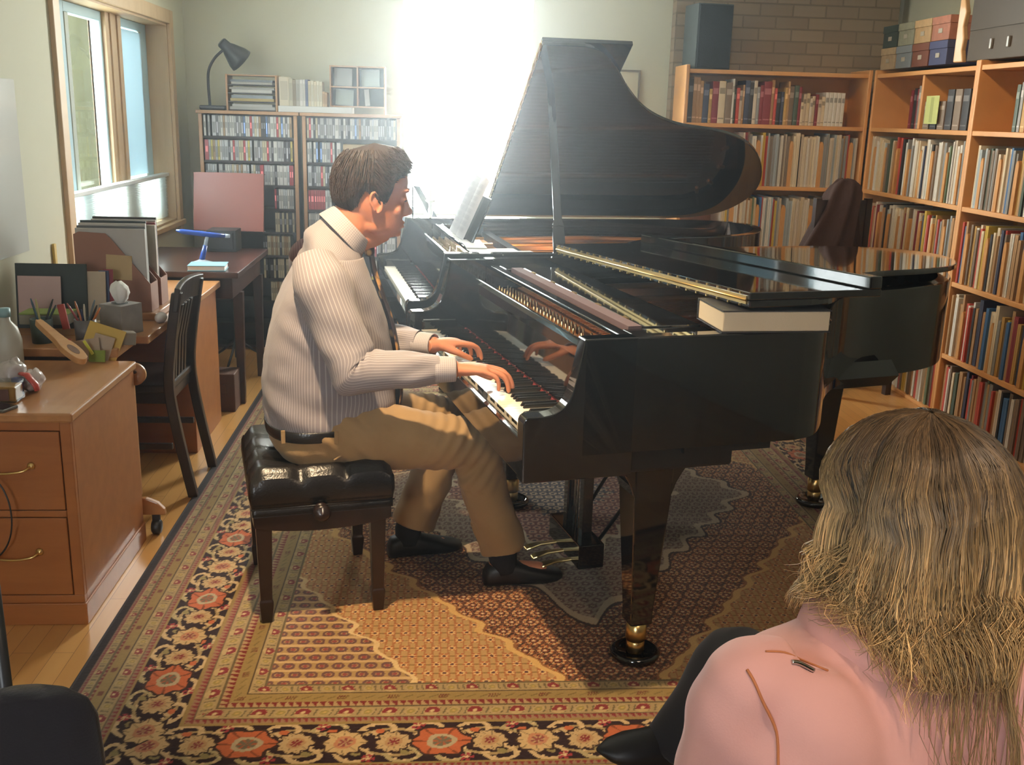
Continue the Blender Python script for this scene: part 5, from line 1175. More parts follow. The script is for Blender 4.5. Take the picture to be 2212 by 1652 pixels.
# ---- cloth surfaces with a thread direction (u round, v along)
def ring_e(c, fw, lt, af, ab, w, n=40, p=2.3):
    """superellipse ring: centre, forward and left axes, forward/back reach and half width"""
    out = []
    for k in range(n):
        a = 2 * PI * k / n; ca, sa = math.cos(a), math.sin(a)
        x = math.copysign(abs(ca) ** (2 / p), ca); y = math.copysign(abs(sa) ** (2 / p), sa)
        out.append(Vector(c) + Vector(fw) * (x * (af if x > 0 else ab)) + Vector(lt) * (y * w))
    return out
def dense(rings, m):
    n = len(rings[0]); out = []
    cols = [smooth_path([r[k] for r in rings], m) for k in range(n)]
    return [[cols[k][i] for k in range(n)] for i in range(len(cols[0]))]
class Cloth:
    def __init__(s): s.mb = MB(); s.uv = []
    def add(s, rings, m=6, fold=None, us=1.0, caps=False, u0=0.0):
        R2 = dense(rings, m); n = len(R2[0]); acc = 0; lens = [0]
        for i in range(1, len(R2)): acc += (sum((R2[i][k] for k in range(n)), Vector()) / n - sum((R2[i - 1][k] for k in range(n)), Vector()) / n).length; lens.append(acc)
        if fold:
            R3 = []
            for i, r in enumerate(R2):
                c = sum(r, Vector()) / n; row = []
                for k, p in enumerate(r):
                    nrm = (p - c); nrm = nrm.normalized() if nrm.length > 1e-6 else nrm
                    row.append(p + nrm * fold(p, i / (len(R2) - 1), 2 * PI * k / n))
                R3.append(row)
            R2 = R3
        o = len(s.mb.v); s.mb.v.extend([tuple(p) for r in R2 for p in r])
        for i in range(len(R2) - 1):
            for k in range(n):
                j = (k + 1) % n
                s.mb.f.append([o + i * n + k, o + i * n + j, o + (i + 1) * n + j, o + (i + 1) * n + k]); s.mb.m.append(0); s.mb.sm.append(True)
                ua, ub = u0 + us * k / n, u0 + us * (k + 1) / n; s.uv.append(((ua, lens[i]), (ub, lens[i]), (ub, lens[i + 1]), (ua, lens[i + 1])))
        if caps:
            for base, rev in ((o, True), (o + (len(R2) - 1) * n, False)):
                f = [base + k for k in range(n)]; s.mb.f.append(f[::-1] if rev else f); s.mb.m.append(0); s.mb.sm.append(True); s.uv.append(tuple((0, 0) for _ in range(n)))
        return s
    def build(s, name, m_, parent):
        me = s.mb.mesh(name, m_, fix=False); uv = me.uv_layers.new(name='UVMap')
        flat = [c for f in s.uv for t in f for c in t]; uv.data.foreach_set('uv', flat)
        bm = bmesh.new(); bm.from_mesh(me); bmesh.ops.recalc_face_normals(bm, faces=bm.faces); bm.to_mesh(me); bm.free()
        o = bpy.data.objects.new(name, me); COL.objects.link(o); o.parent = parent; return o
def stripes(name, base, line, per, width, check=False):
    m = mat(name, base, .85, sheen=.1, bump=.08, bscale=500); N, L = nt(m); b = N['Principled BSDF']
    uv = N.new('ShaderNodeUVMap'); sep = N.new('ShaderNodeSeparateXYZ'); L.new(uv.outputs[0], sep.inputs[0])
    def line_(out, per_, w):
        a = N.new('ShaderNodeMath'); a.operation = 'DIVIDE'; a.inputs[1].default_value = per_; L.new(out, a.inputs[0])
        f = N.new('ShaderNodeMath'); f.operation = 'FRACT'; L.new(a.outputs[0], f.inputs[0])
        c = N.new('ShaderNodeMath'); c.operation = 'LESS_THAN'; c.inputs[1].default_value = w; L.new(f.outputs[0], c.inputs[0]); return c.outputs[0]
    fac = line_(sep.outputs[0], per, width)
    if check:
        g = line_(sep.outputs[1], per, width); mm = N.new('ShaderNodeMath'); mm.operation = 'MAXIMUM'; L.new(fac, mm.inputs[0]); L.new(g, mm.inputs[1]); fac = mm.outputs[0]
    mx_ = N.new('ShaderNodeMix'); mx_.data_type = 'RGBA'; mx_.inputs['A'].default_value = (*base, 1); mx_.inputs['B'].default_value = (*line, 1)
    L.new(fac, mx_.inputs['Factor']); L.new(mx_.outputs['Result'], b.inputs['Base Color']); return m
def skin_mat(name, c):
    m = mat(name, c, .62, var=.12, vscale=22, bump=.05, bscale=220, spec=.22); b = m.node_tree.nodes['Principled BSDF']
    b.inputs['Subsurface Weight'].default_value = .12; b.inputs['Subsurface Radius'].default_value = (.012, .005, .003); b.inputs['Subsurface Scale'].default_value = .5
    return m
M['skin'] = skin_mat('skin', (.56, .225, .125)); M['skin2'] = skin_mat('skin_fair', (.56, .31, .22))
def V3(*a): return Vector(a)
# ---- hands: palm, four bent fingers of different lengths, thumb from the side of the palm
def hand(mb, wrist, f, a, up, curl=1.0, s=1.0):
    f = f.normalized(); a = (a - f * a.dot(f)).normalized(); up = f.cross(a) if f.cross(a).dot(up) > 0 else a.cross(f)
    ring = lambda d, w, t, lift=0: [wrist + f * d * s + up * lift * s + a * (math.cos(q) * w * s) + up * (math.sin(q) * t * s) for q in [2 * PI * k / 16 for k in range(16)]]
    mb.loft([ring(-.03, .026, .021), ring(0, .027, .020), ring(.03, .036, .019, .002), ring(.06, .042, .016, .004), ring(.086, .042, .0125, .003), ring(.094, .036, .008, .0)])
    for i, (off, d, l, sp) in enumerate(((.033, .086, (.044, .026, .021), .10), (.0112, .091, (.048, .030, .022), .02), (-.011, .086, (.045, .028, .022), -.07), (-.032, .077, (.035, .021, .019), -.17))):
        p = wrist + f * d * s + a * off * s + up * .002; dirf = (f + a * sp).normalized(); ang = (.22, .85, 1.25); pts = [p - dirf * .012 * s, p]
        for q in range(3):
            t = ang[q] * curl * (1, 1.06, 1.1, 1.2)[i]; p = p + (dirf * math.cos(t) - up * math.sin(t)) * l[q] * s; pts.append(p)
        r = (.0098, .0096, .0088, .0080, .0068) if i < 3 else (.0085, .0082, .0074, .0068, .006)
        mb.tube(smooth_path(pts, 4), np.interp(np.linspace(0, 4, 17), range(5), [x * s for x in r]), 10, round_ends=True)
    b = wrist + f * .022 * s + a * .026 * s - up * .004 * s; td = (f * .70 + a * .62 - up * .32).normalized(); t2 = (f * .88 + a * .22 - up * .42).normalized()
    pts = [b - td * .012 * s, b + td * .025 * s, b + td * .046 * s, b + td * .046 * s + t2 * .030 * s, b + td * .046 * s + t2 * .047 * s]
    mb.tube(smooth_path(pts, 4), np.interp(np.linspace(0, 4, 17), range(5), [.0155 * s, .0125 * s, .0105 * s, .0095 * s, .0075 * s]), 10, round_ends=True)

# ------------------------------------------------------------------ the pianist
K0 = -.03
man = empty('person', BO, R_(BT), 'man in a grey pinstriped shirt, tie and khaki trousers playing the grand piano', 'person')
SK = [(1.150, .205, .268, .024), (1.160, .188, .280, .038), (1.176, .160, .287, .050), (1.195, .140, .291, .057), (1.215, .122, .293, .063), (1.235, .108, .295, .068), (1.256, .100, .296, .071), (1.272, .096, .298, .072), (1.290, .094, .306, .0735), (1.315, .094, .309, .075), (1.345, .102, .306, .073), (1.375, .117, .296, .066), (1.400, .140, .276, .052), (1.415, .172, .246, .030)]
def skull(z, ang, grow=0.0):
    zs = [q[0] for q in SK]; z = min(max(z, zs[0]), zs[-1]); bck, frt, hw = [float(np.interp(z, zs, [q[i] for q in SK])) for i in (1, 2, 3)]
    cx_ = (bck + frt) / 2 - .006; ca, sa = math.cos(ang), math.sin(ang); p = 2.35
    x = math.copysign(abs(ca) ** (2 / p), ca); y = math.copysign(abs(sa) ** (2 / p), sa)
    return V3(cx_ + x * ((frt - cx_ if x > 0 else cx_ - bck) + grow), K0 + y * (hw + grow), z)
def face(mb, hx=0.0):
    X = lambda s_, k, z: V3(s_, K0 + k, z)
    mb.loft([[skull(q[0], 2 * PI * k / 36) for k in range(36)] for q in SK])
    # nose, brow, lips, chin, cheeks
    rings = []
    for s_, z, w in ((.303, 1.288, .009), (.307, 1.270, .0095), (.313, 1.250, .0115), (.320, 1.234, .014), (.321, 1.222, .0165), (.308, 1.212, .015)):
        rings.append([X(.283, -w * 1.25, z), X(s_ - .006, -w * .9, z), X(s_, -w * .25, z), X(s_, w * .25, z), X(s_ - .006, w * .9, z), X(.283, w * 1.25, z)])
    mb.loft(rings); mb.sphere(X(.317, 0, 1.2255), (.0095, .011, .010), 12)
    for k in (-1, 1):
        mb.sphere(X(.300, k * .0135, 1.220), (.012, .0075, .008), 10)
        mb.sphere(X(.292, k * .030, 1.292), (.018, .027, .0085), 12); mb.sphere(X(.267, k * .040, 1.234), (.018, .024, .024), 12)
        mb.sphere(X(.2875, k * .031, 1.2655), (.013, .017, .0105), 12)
        e = MB()
        Te = Matrix.Translation(X(.198, k * .074, 1.262)) @ Matrix.Rotation(k * -.30, 4, 'Z') @ Matrix.Rotation(-.18, 4, 'Y')
        mb.sphere((0, 0, 0), (.015, .006, .028), 14, T=Te); mb.v  # ear plate
        rim = [Te @ V3(.017 * math.cos(t) - .003 + (.004 if math.sin(t) < 0 else 0), k * .007, .031 * math.sin(t) - .002) for t in np.linspace(-1.9, PI + .9, 18)]
        mb.tube(rim, .0045, 8)
        mb.sphere(Te @ V3(.006, k * .004, -.027), (.0085, .005, .009), 10)
        mb.sphere(X(.20, k * .046, 1.19), (.05, .012, .024), 12)
    mb.sphere(X(.291, 0, 1.1935), (.0105, .021, .0055), 12); mb.sphere(X(.289, 0, 1.1815), (.0110, .019, .0062), 12); mb.sphere(X(.277, 0, 1.163), (.0125, .021, .014), 12)
bm_ = MB(); face(bm_)
bm_.tube([V3(.150, K0, 1.235), V3(.142, K0, 1.19), V3(.112, K0, 1.13), V3(.075, K0, 1.06), V3(.045, K0, 1.0)], [.060, .0615, .063, .068, .08], 24)
bm_.tube([V3(.245, K0, 1.163), V3(.205, K0, 1.152), V3(.16, K0, 1.15)], [.024, .034, .048], 18)
# torso core, hips
CORE = [(.50, -.08, .12, .13), (.56, -.105, .15, .15), (.66, -.12, .20, .15), (.78, -.112, .21, .155), (.90, -.09, .19, .16), (.99, -.055, .165, .165), (1.05, -.025, .15, .16), (1.09, .0, .14, .12)]
bm_.loft([ring_e((0, K0, z), (1, 0, 0), (0, 1, 0), f, -b, w, 28) for z, b, f, w in CORE])
# arms
RS, RE, RW = V3(.025, -.205, 1.035), bf(765, 800, -.29), V3(.395, -.335, .800)
LS, LE, LW = V3(.045, .150, 1.035), V3(.17, .205, .79), V3(.405, -.005, .798)
for S_, E_, W_, a in ((RS, RE, RW, 1), (LS, LE, LW, -1)):
    bm_.tube(smooth_path([S_, S_.lerp(E_, .5), E_, E_.lerp(W_, .35), W_], 4), np.interp(np.linspace(0, 4, 17), range(5), [.045, .043, .040, .041, .027]), 16)
hand(bm_, RW, V3(.93, -.30, -.02), V3(.30, .93, 0), V3(0, 0, 1), 1.0, 1.02)
hand(bm_, LW, V3(.93, .32, -.03), V3(.32, -.93, 0), V3(0, 0, 1), 1.0, 1.02)
# legs and feet
RH, RK, RA = V3(.0, -.115, .555), V3(.492, -.155, .498), V3(.615, -.145, .12)
LH, LK, LA = V3(.0, .065, .555), V3(.490, .135, .488), V3(.360, .150, .10)
for H_, Kn, A_ in ((RH, RK, RA), (LH, LK, LA)):
    bm_.tube(smooth_path([H_, H_.lerp(Kn, .5), Kn, Kn.lerp(A_, .4), A_], 4), np.interp(np.linspace(0, 4, 17), range(5), [.08, .07, .052, .05, .035]), 16)
bm_.tube([V3(.59, -.145, .065), V3(.66, -.147, .055), V3(.735, -.15, .05)], [.036, .036, .028], 14, squash=.75, up=(0, 0, 1), round_ends=True)
bm_.tube([V3(.335, .15, .055), V3(.40, .152, .045), V3(.475, .155, .036)], [.036, .036, .028], 14, squash=.75, up=(0, 0, 1), round_ends=True)
remesh(bm_, 'body', M['skin'], .0032, 6, man)
# eyes, lowered
for k in (-1, 1):
    MB().sphere((.2935, K0 + k * .031, 1.2615), (.0092, .0135, .0042), 12).build('eyelash_line', mat('lash', (.05, .025, .018), .7), man)
# eyebrows
for k in (-1, 1):
    MB().tube([V3(.307, K0 + k * .014, 1.290), V3(.305, K0 + k * .032, 1.2955), V3(.291, K0 + k * .050, 1.290)], [.004, .0048, .0025], 8, squash=.6).build('eyebrow', mat('brow', (.09, .045, .03), .8), man)
# hair: close cut, combed forward
def hairline(a):        # lowest z of the hair at azimuth a (0 = face, pi = nape)
    a = abs((a + PI) % (2 * PI) - PI)
    return float(np.interp(a, [0, .5, .85, 1.1, 1.25, 1.42, 1.75, 2.0, 2.4, PI], [1.352, 1.345, 1.335, 1.318, 1.262, 1.258, 1.298, 1.252, 1.232, 1.226]))
M['hair'] = attr_mat('brown_hair', .5, spec=.35)
def strands_mesh(paths, radii, cols, name, mat_, parent):
    """paths: list of point lists; three-sided tapering strands with a colour each"""
    vs, fs, cs = [], [], []
    for P_, r_, (c0, c1) in zip(paths, radii, cols):
        n = len(P_); prev = None; o = len(vs)
        for i, p in enumerate(P_):
            t = (P_[min(i + 1, n - 1)] - P_[max(i - 1, 0)]).normalized(); u = t.orthogonal().normalized() if prev is None else (prev - t * prev.dot(t)); u = u.normalized() if u.length > 1e-6 else t.orthogonal().normalized(); prev = u; w = t.cross(u)
            f = i / (n - 1); r = r_ * (1 - .75 * max(0, f - .55) / .45)
            for q in (0, 2.094, 4.189): vs.append(tuple(p + u * (math.cos(q) * r) + w * (math.sin(q) * r)))
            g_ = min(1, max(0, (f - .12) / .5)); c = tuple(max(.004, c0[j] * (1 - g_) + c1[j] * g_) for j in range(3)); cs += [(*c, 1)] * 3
        for i in range(n - 1):
            for k in range(3):
                j = (k + 1) % 3; fs.append((o + i * 3 + k, o + i * 3 + j, o + i * 3 + 3 + j, o + i * 3 + 3 + k))
    me = bpy.data.meshes.new(name); me.from_pydata(vs, [], fs); ca = me.color_attributes.new('Col', 'FLOAT_COLOR', 'POINT'); ca.data.foreach_set('color', [x for c in cs for x in c])
    me.polygons.foreach_set('use_smooth', [True] * len(fs)); me.materials.append(mat_); o = bpy.data.objects.new(name, me); COL.objects.link(o); o.parent = parent; return o
P = []; ZT_ = 1.416
def hair_pt(a, t, grow):
    zl = hairline(a); q = t ** .75; z = ZT_ - (ZT_ - zl) * q
    if t < .12: base = skull(1.4, a).lerp(V3(.205, K0, 1.418), (1 - t / .12)) if False else None
    p = skull(z, a, grow * min(1, .35 + 3.0 * (1 - t))); p.z += grow * (1 - q) * .9; return p
for i in range(61):
    a = 2 * PI * i / 60; P.append([V3(.208, K0, ZT_ + .013)] + [hair_pt(a, j / 16, .013) for j in range(1, 17)] + [hair_pt(a, 1.0, -.004)])
cap = MB().grid(P).build('hair', mat('hair_mass', (.034, .024, .018), .6, var=.3, vscale=60), man)
paths, rads, cols = [], [], []
rg = random.Random(11)
for i in range(4200):
    a = rg.uniform(-PI, PI); t = rg.uniform(.02, .97) ** .8; ln = rg.uniform(.10, .22); p = []
    a2 = a * (1 - .10) if abs(a) < 1.6 else a
    for j in range(5):
        f = j / 4; tt = min(1.0, t + ln * f); q = hair_pt(a + (a2 - a) * f, tt, .0145 + .004 * f + rg.uniform(-.001, .0015))
        if tt >= 1.0: q = q + V3(0, 0, -.004 * (j - 3)) * 0 + (V3(.006, 0, -.004) if abs(a) < .9 else V3(0, 0, -.006)) * (t + ln * f - 1) * 8
        p.append(q)
    v = rg.uniform(.55, 1.5); c = (.042 * v, .029 * v, .022 * v); paths.append(p); rads.append(.0011); cols.append((c, tuple(x * 1.25 for x in c)))
for i in range(260):     # the tuft over the forehead
    k = rg.uniform(-.045, .045); p0 = V3(.285 + rg.uniform(-.01, .012), K0 + k, 1.368 + rg.uniform(-.012, .012)); L_ = rg.uniform(.02, .042)
    p = [p0 + V3(L_ * f * .95, k * .15 * f, .008 * math.sin(f * 2.4) - .016 * f * f) for f in (0, .3, .6, 1)]
    v = rg.uniform(.6, 1.4); c = (.042 * v, .029 * v, .022 * v); paths.append(p); rads.append(.0011); cols.append((c, c))
strands_mesh(paths, rads, cols, 'hair_strands', M['hair'], man).parent = cap
cap.children[0].location = (0, 0, 0)
# shirt
M['shirt'] = stripes('pinstriped_cotton', (.285, .255, .27), (.47, .435, .43), .0095, .22)
M['cuff'] = stripes('checked_cuff', (.37, .33, .345), (.50, .465, .46), .006, .3, True)
SH = [(.545, -.122, .225, .172), (.58, -.130, .250, .178), (.64, -.141, .268, .180), (.72, -.140, .268, .180), (.80, -.132, .258, .180), (.88, -.115, .243, .183), (.95, -.093, .222, .190), (1.01, -.062, .198, .195), (1.055, -.034, .180, .188), (1.095, -.006, .166, .158)]
YK = [((.078, K0, 1.118), (.88, 0, -.48), .098, .092, .128), ((.096, K0, 1.142), (.78, 0, -.63), .090, .082, .094), ((.110, K0, 1.160), (.70, 0, -.71), .080, .074, .074)]
def torso_fold(p, t, a):
    x = p.z * 38 + 3 * math.cos(a * 2); s_ = math.sin(a)
    f = .0055 * math.sin(p.z * 55 + 4 * a) * max(0, 1 - abs(p.z - .64) / .13) * (.4 + .6 * abs(s_))
    f += .0055 * math.sin(p.z * 62 + p.x * 55) * math.exp(-((p.z - .90) / .09) ** 2) * abs(s_) ** 2
    f += .006 * noise.noise(Vector((p.x * 9, p.y * 9, p.z * 4 + 3))) + .003 * noise.noise(p * 22)
    return f
sc_ = Cloth(); sc_.add([ring_e((0, K0, z), (1, 0, 0), (0, 1, 0), f, -b, w, 96, 2.25) for z, b, f, w in SH] + [ring_e(c, fw, (0, 1, 0), f, b, w, 96, 2.1) for c, fw, f, b, w in YK], 5, torso_fold, us=1.12)
def sleeve(S_, E_, W_, rs):
    d1 = (E_ - S_).normalized(); d2 = (W_ - E_).normalized(); side = V3(0, 1, 0); pts = [S_ - d1 * .045 + V3(0, (-1 if S_.y > K0 else 1) * .045, 0.018), S_, S_.lerp(E_, .3), S_.lerp(E_, .62), S_.lerp(E_, .88), E_ + (d1 - d2) * .012, E_.lerp(W_, .14), E_.lerp(W_, .38), E_.lerp(W_, .62), E_.lerp(W_, .82)]
    rings = []
    for i, p in enumerate(pts):
        t = (pts[min(i + 1, len(pts) - 1)] - pts[max(i - 1, 0)]).normalized(); u = (side - t * side.dot(t)).normalized(); w = t.cross(u)
        rings.append([p + u * (math.cos(q) * rs[i]) + w * (math.sin(q) * rs[i] * (1.06 if i < 6 else 1.0)) for q in [2 * PI * k / 64 for k in range(64)]])
    def fold(p, t, a):
        el = max(0, 1 - abs(t - .56) / .20); fo = .0125 * el * math.sin(t * 95 + 2.2 * math.sin(a + .6)) * (.45 + .55 * math.cos(a - .8))
        up_ = max(0, 1 - abs(t - .30) / .26); fo += .0045 * up_ * math.sin(a * 3 + t * 22) + .0045 * noise.noise(Vector((p.x * 14, p.y * 14, p.z * 14)))
        fo += .005 * max(0, 1 - abs(t - .88) / .12) * math.sin(a * 5 + t * 10); return fo
    sc_.add(rings, 7, fold, us=.42)
sleeve(RS, RE, RW, [.060, .076, .074, .070, .066, .064, .062, .056, .049, .043])
sleeve(LS, LE, LW, [.060, .076, .074, .070, .066, .064, .062, .056, .049, .043])
shirt = sc_.build('shirt', M['shirt'], man)
def cuff(E_, W_):
    c = Cloth(); d = (W_ - E_).normalized(); u = (V3(0, 1, 0) - d * d.y).normalized(); w = d.cross(u); rr = []
    for t, r in ((.78, .041), (.785, .0435), (.88, .042), (.975, .0405), (.978, .038), (.93, .036)):
        p = E_.lerp(W_, t); rr.append([p + u * (math.cos(q) * r) + w * (math.sin(q) * r * .9) for q in [2 * PI * k / 48 for k in range(48)]])
    c.add(rr, 2, None, us=.27); return c.build('cuff', M['cuff'], shirt)
cuff(RE, RW); cuff(LE, LW)
col_ = Cloth(); tl = V3(.28, 0, 1)
cax, cfw = V3(.73, 0, .68), V3(.68, 0, -.73)
col_.add([ring_e(V3(.122, K0, 1.176) + cax * h, cfw, (0, 1, 0), f, f * .94, w, 64, 2.1) for h, f, w in ((-.030, .066, .066), (.0, .069, .0655), (.018, .0705, .066), (.021, .0745, .069), (.016, .079, .073), (-.012, .087, .084), (-.030, .091, .092))], 4, None, us=.46)
collar = col_.build('collar', M['cuff'], shirt)
# tie
tie = MB(); P = []
tpts = [V3(.196, K0, 1.112), V3(.204, K0, 1.085), V3(.213, K0 + .002, 1.04), V3(.236, K0, .97), V3(.258, K0 - .004, .90), V3(.275, K0 - .006, .82), V3(.285, K0 - .006, .73), V3(.288, K0 - .004, .66), V3(.283, K0, .60)]
wd_ = [.018, .015, .022, .028, .033, .038, .043, .046, .04]
for p, w in zip(smooth_path(tpts, 5), np.interp(np.linspace(0, 8, 41), range(9), wd_)): P.append([p + V3(-.010, y * w, 0) if abs(y) > .9 else p + V3(.004 - .006 * y * y, y * w, 0) for y in (-1, -.5, 0, .5, 1)])
tie.grid(P); tie.sphere((.192, K0, 1.108), (.016, .020, .020), 14)
tm_ = mat('dark_tie', (.05, .03, .03), .5); N_, L__ = nt(tm_); tcx = N_.new('ShaderNodeTexCoord'); vo = N_.new('ShaderNodeTexVoronoi'); vo.inputs['Scale'].default_value = 24; rmp = N_.new('ShaderNodeValToRGB')
rmp.color_ramp.elements[0].color = (.50, .27, .09, 1); rmp.color_ramp.elements[1].color = (.025, .016, .018, 1); rmp.color_ramp.elements[0].position = .25; rmp.color_ramp.elements[1].position = .42
L__.new(tcx.outputs['Object'], vo.inputs['Vector']); L__.new(vo.outputs['Distance'], rmp.inputs['Fac']); L__.new(rmp.outputs['Color'], N_['Principled BSDF'].inputs['Base Color'])
to = tie.build('necktie', tm_, man); so = to.modifiers.new('thick', 'SOLIDIFY'); so.thickness = .003
# trousers: one continuous garment
tr_m = mat('khaki_twill', (.34, .215, .095), .85, var=.06, vscale=30, bump=.08, bscale=350, sheen=.15)
tb_ = MB(); tb_.loft([ring_e((0, K0, z), (1, 0, 0), (0, 1, 0), f, -b, w, 40, 2.3) for z, b, f, w in ((.474, -.06, .06, .13), (.485, -.098, .14, .166), (.52, -.124, .19, .180), (.56, -.130, .215, .181), (.583, -.131, .232, .180))])
def leg_tube(H_, Kn, A_, hem, flare):
    d2 = (A_ - Kn).normalized(); pts = smooth_path([H_ + V3(.02, 0, .01), H_.lerp(Kn, .35) + V3(0, 0, .014), H_.lerp(Kn, .7) + V3(0, 0, .010), Kn, Kn.lerp(A_, .3), Kn.lerp(A_, .65), A_.lerp(Kn, hem)], 5)
    tb_.tube(pts, np.interp(np.linspace(0, 6, 31), range(7), [.100, .104, .094, .078, .076, .073, flare]), 28)
leg_tube(RH, RK, RA, .05, .074); leg_tube(LH, LK, LA, .06, .072)
trs = remesh(tb_, 'trousers', tr_m, .006, 5, man)
co = np.empty(len(trs.data.vertices) * 3, np.float32); trs.data.vertices.foreach_get('co', co); co = co.reshape(-1, 3); no = np.empty_like(co).ravel(); trs.data.vertices.foreach_get('normal', no); no = no.reshape(-1, 3)
sx_, sk_, sz_ = co[:, 0], co[:, 1], co[:, 2]
knee = np.exp(-((sx_ - .47) / .11) ** 2) * (sz_ > .36); hip = np.exp(-((sx_ - .12) / .10) ** 2) * (sz_ > .46); shin = np.clip((.42 - sz_) / .2, 0, 1)
dsp = .0034 * knee * np.sin(sx_ * 150 - sz_ * 95) + .0032 * hip * np.sin(sx_ * 95 + sz_ * 105 + sk_ * 20) + .006 * shin * np.sin(np.arctan2(sk_ - np.where(sk_ < 0, -.15, .145), sx_ - .5) * 4 + sz_ * 14)
dsp += .003 * np.sin(sx_ * 45 + sk_ * 38) * np.sin(sz_ * 52)
co = co + no * dsp[:, None]; trs.data.vertices.foreach_set('co', co.astype(np.float32).ravel()); trs.data.update()
pk = MB().tube(smooth_path([V3(.115, K0 - .176, .588), V3(.11, K0 - .184, .56), V3(.085, K0 - .186, .53), V3(.05, K0 - .184, .505)], 5), .0032, 6).build('pocket_edge', tr_m, trs)
bl = Cloth(); bl.add([ring_e((0, K0, z), (1, 0, 0), (0, 1, 0), f, -b, w, 64, 2.3) for z, b, f, w in ((.562, -.134, .222, .1835), (.563, -.137, .228, .187), (.592, -.139, .240, .188), (.594, -.134, .236, .184))], 2); bl.build('belt', M['leather'], man)
lo = MB()
for a in (-2.2, -1.35, -.6): q = ring_e((0, K0, .578), (1, 0, 0), (0, 1, 0), .238, .141, .191, 64, 2.3)[int((a % (2 * PI)) / (2 * PI) * 64)]; lo.box(q.x - .006, q.x + .006, q.y - .003, q.y + .003, .558, .598)
lo_ = lo.build('belt_loops', tr_m, trs, bevel=.001); lo_['kind'] = 'stuff'
# shoes and socks
M['shoe'] = mat('black_shoe', (.008, .008, .009), .45); M['sock'] = mat('black_sock', (.008, .008, .010), .9)
def shoe(heel, toe, lift, ank):
    d = (toe - heel); L_ = d.length; f = d.normalized(); a = V3(-f.y, f.x, 0); mb = MB(); rings = []
    for t, w, z0, z1 in ((0, .026, .004, .05), (.04, .033, .0, .075), (.2, .038, 0, .088), (.38, .041, 0, .082), (.55, .046, 0, .066), (.75, .050, 0, .050), (.9, .044, .003, .040), (.98, .028, .008, .032), (1.0, .012, .012, .024)):
        c = heel + f * (L_ * t) + V3(0, 0, lift); rings.append([c + a * (w * math.copysign(abs(math.cos(q)) ** .8, math.cos(q))) + V3(0, 0, (z0 + z1) / 2 + (z1 - z0) / 2 * math.copysign(abs(math.sin(q)) ** .8, math.sin(q))) for q in [2 * PI * k / 20 for k in range(20)]])
    mb.loft(rings); o = mb.build('shoe', M['shoe'], man)
    MB().tube([ank, ank.lerp(heel + f * .06 + V3(0, 0, lift + .06), .6), heel + f * .07 + V3(0, 0, lift + .05)], [.044, .047, .044], 18).build('sock', M['sock'], man)
shoe(V3(.545, -.145, 0), V3(.815, -.155, .0), .0055, V3(.612, -.145, .15))
shoe(V3(.278, .148, 0), V3(.545, .16, 0), .0055, V3(.365, .15, .16))
# ------------------------------------------------------------------ the listener in front, seen from behind
HC = atd(1982, 1104, 1.15)                       # middle of her head
LO = Vector((HC.x, HC.y, 0))
lady = empty('person', LO, 0, 'seated woman with long dark-blond hair and a pink jacket, seen from behind', 'person')
rel = lambda p: Vector((p.x - LO.x, p.y - LO.y, p.z))
LF = Vector((-.24, .97, 0)).normalized(); LS_ = Vector((-LF.y, LF.x, 0))      # her face looks away and a little left
hz = HC.z
lb = MB()
def hring(z, f, b, w, n=32): return ring_e((0, 0, z), LF, LS_, f, b, w, n, 2.2)
lb.loft([hring(hz + dz, f, b, w) for dz, f, b, w in ((-.125, .070, -.02, .020), (-.110, .085, .0, .036), (-.085, .092, .03, .050), (-.05, .095, .075, .062), (-.01, .093, .084, .066), (.03, .092, .086, .066), (.065, .082, .078, .060), (.09, .058, .060, .045), (.102, .026, .03, .022))])
lb.sphere(V3(0, 0, hz - .035) + LF * .098, (.014, .014, .022), 12); lb.sphere(V3(0, 0, hz - .078) + LF * .090, (.010, .018, .007), 10)
for s in (-1, 1):
    T = Matrix.Translation(V3(0, 0, hz - .03) + LS_ * (s * .071) - LF * .005) @ Matrix.Rotation(math.atan2(LF.y, LF.x), 4, 'Z'); lb.sphere((0, 0, 0), (.014, .007, .028), 12, T=T)
nk = rel(atd(1975, 1365, 1.13)); nk.y += .03
lb.tube([V3(0, -.005, hz - .07), V3(nk.x * .6, nk.y * .6, hz - .13), V3(nk.x, nk.y, nk.z - .03)], [.052, .050, .060], 20)
shL, shR = rel(atd(1602, 1482, 1.08)), rel(atd(2360, 1435, 1.13))
mid = (shL + shR) / 2; ac = (shR - shL); ac.z = 0; ac.normalize(); fd = V3(-ac.y, ac.x, 0)
TC = V3(mid.x, mid.y + .035, 0); shz = (shL.z + shR.z) / 2
SEAT = .43; hipz = SEAT + .08
lb.loft([ring_e(TC + V3(0, 0, z), fd, ac, f, b, w, 28) for z, f, b, w in ((hipz - .07, .08, .08, .12), (hipz, .11, .11, .16), (hipz + .13, .09, .09, .12), (shz - .17, .10, .085, .14), (shz - .05, .085, .085, .16), (shz + .0, .06, .07, .11))])
EL_L, EL_R = shL + V3(-.012, .05, -.27), shR + V3(.055, .03, -.27)
WR_L, WR_R = V3(TC.x - .10, TC.y + .30, SEAT + .20), V3(TC.x + .12, TC.y + .30, SEAT + .20)
for a, b, c in ((shL, EL_L, WR_L), (shR, EL_R, WR_R)): lb.tube(smooth_path([a, a.lerp(b, .5), b, b.lerp(c, .5), c], 4), np.interp(np.linspace(0, 4, 17), range(5), [.045, .040, .036, .032, .024]), 14)
hand(lb, WR_L, V3(.55, .8, -.15), V3(.8, -.55, 0), V3(0, 0, 1), .8, .9); hand(lb, WR_R, V3(-.55, .8, -.15), V3(-.8, -.55, 0), V3(0, 0, 1), .8, .9)
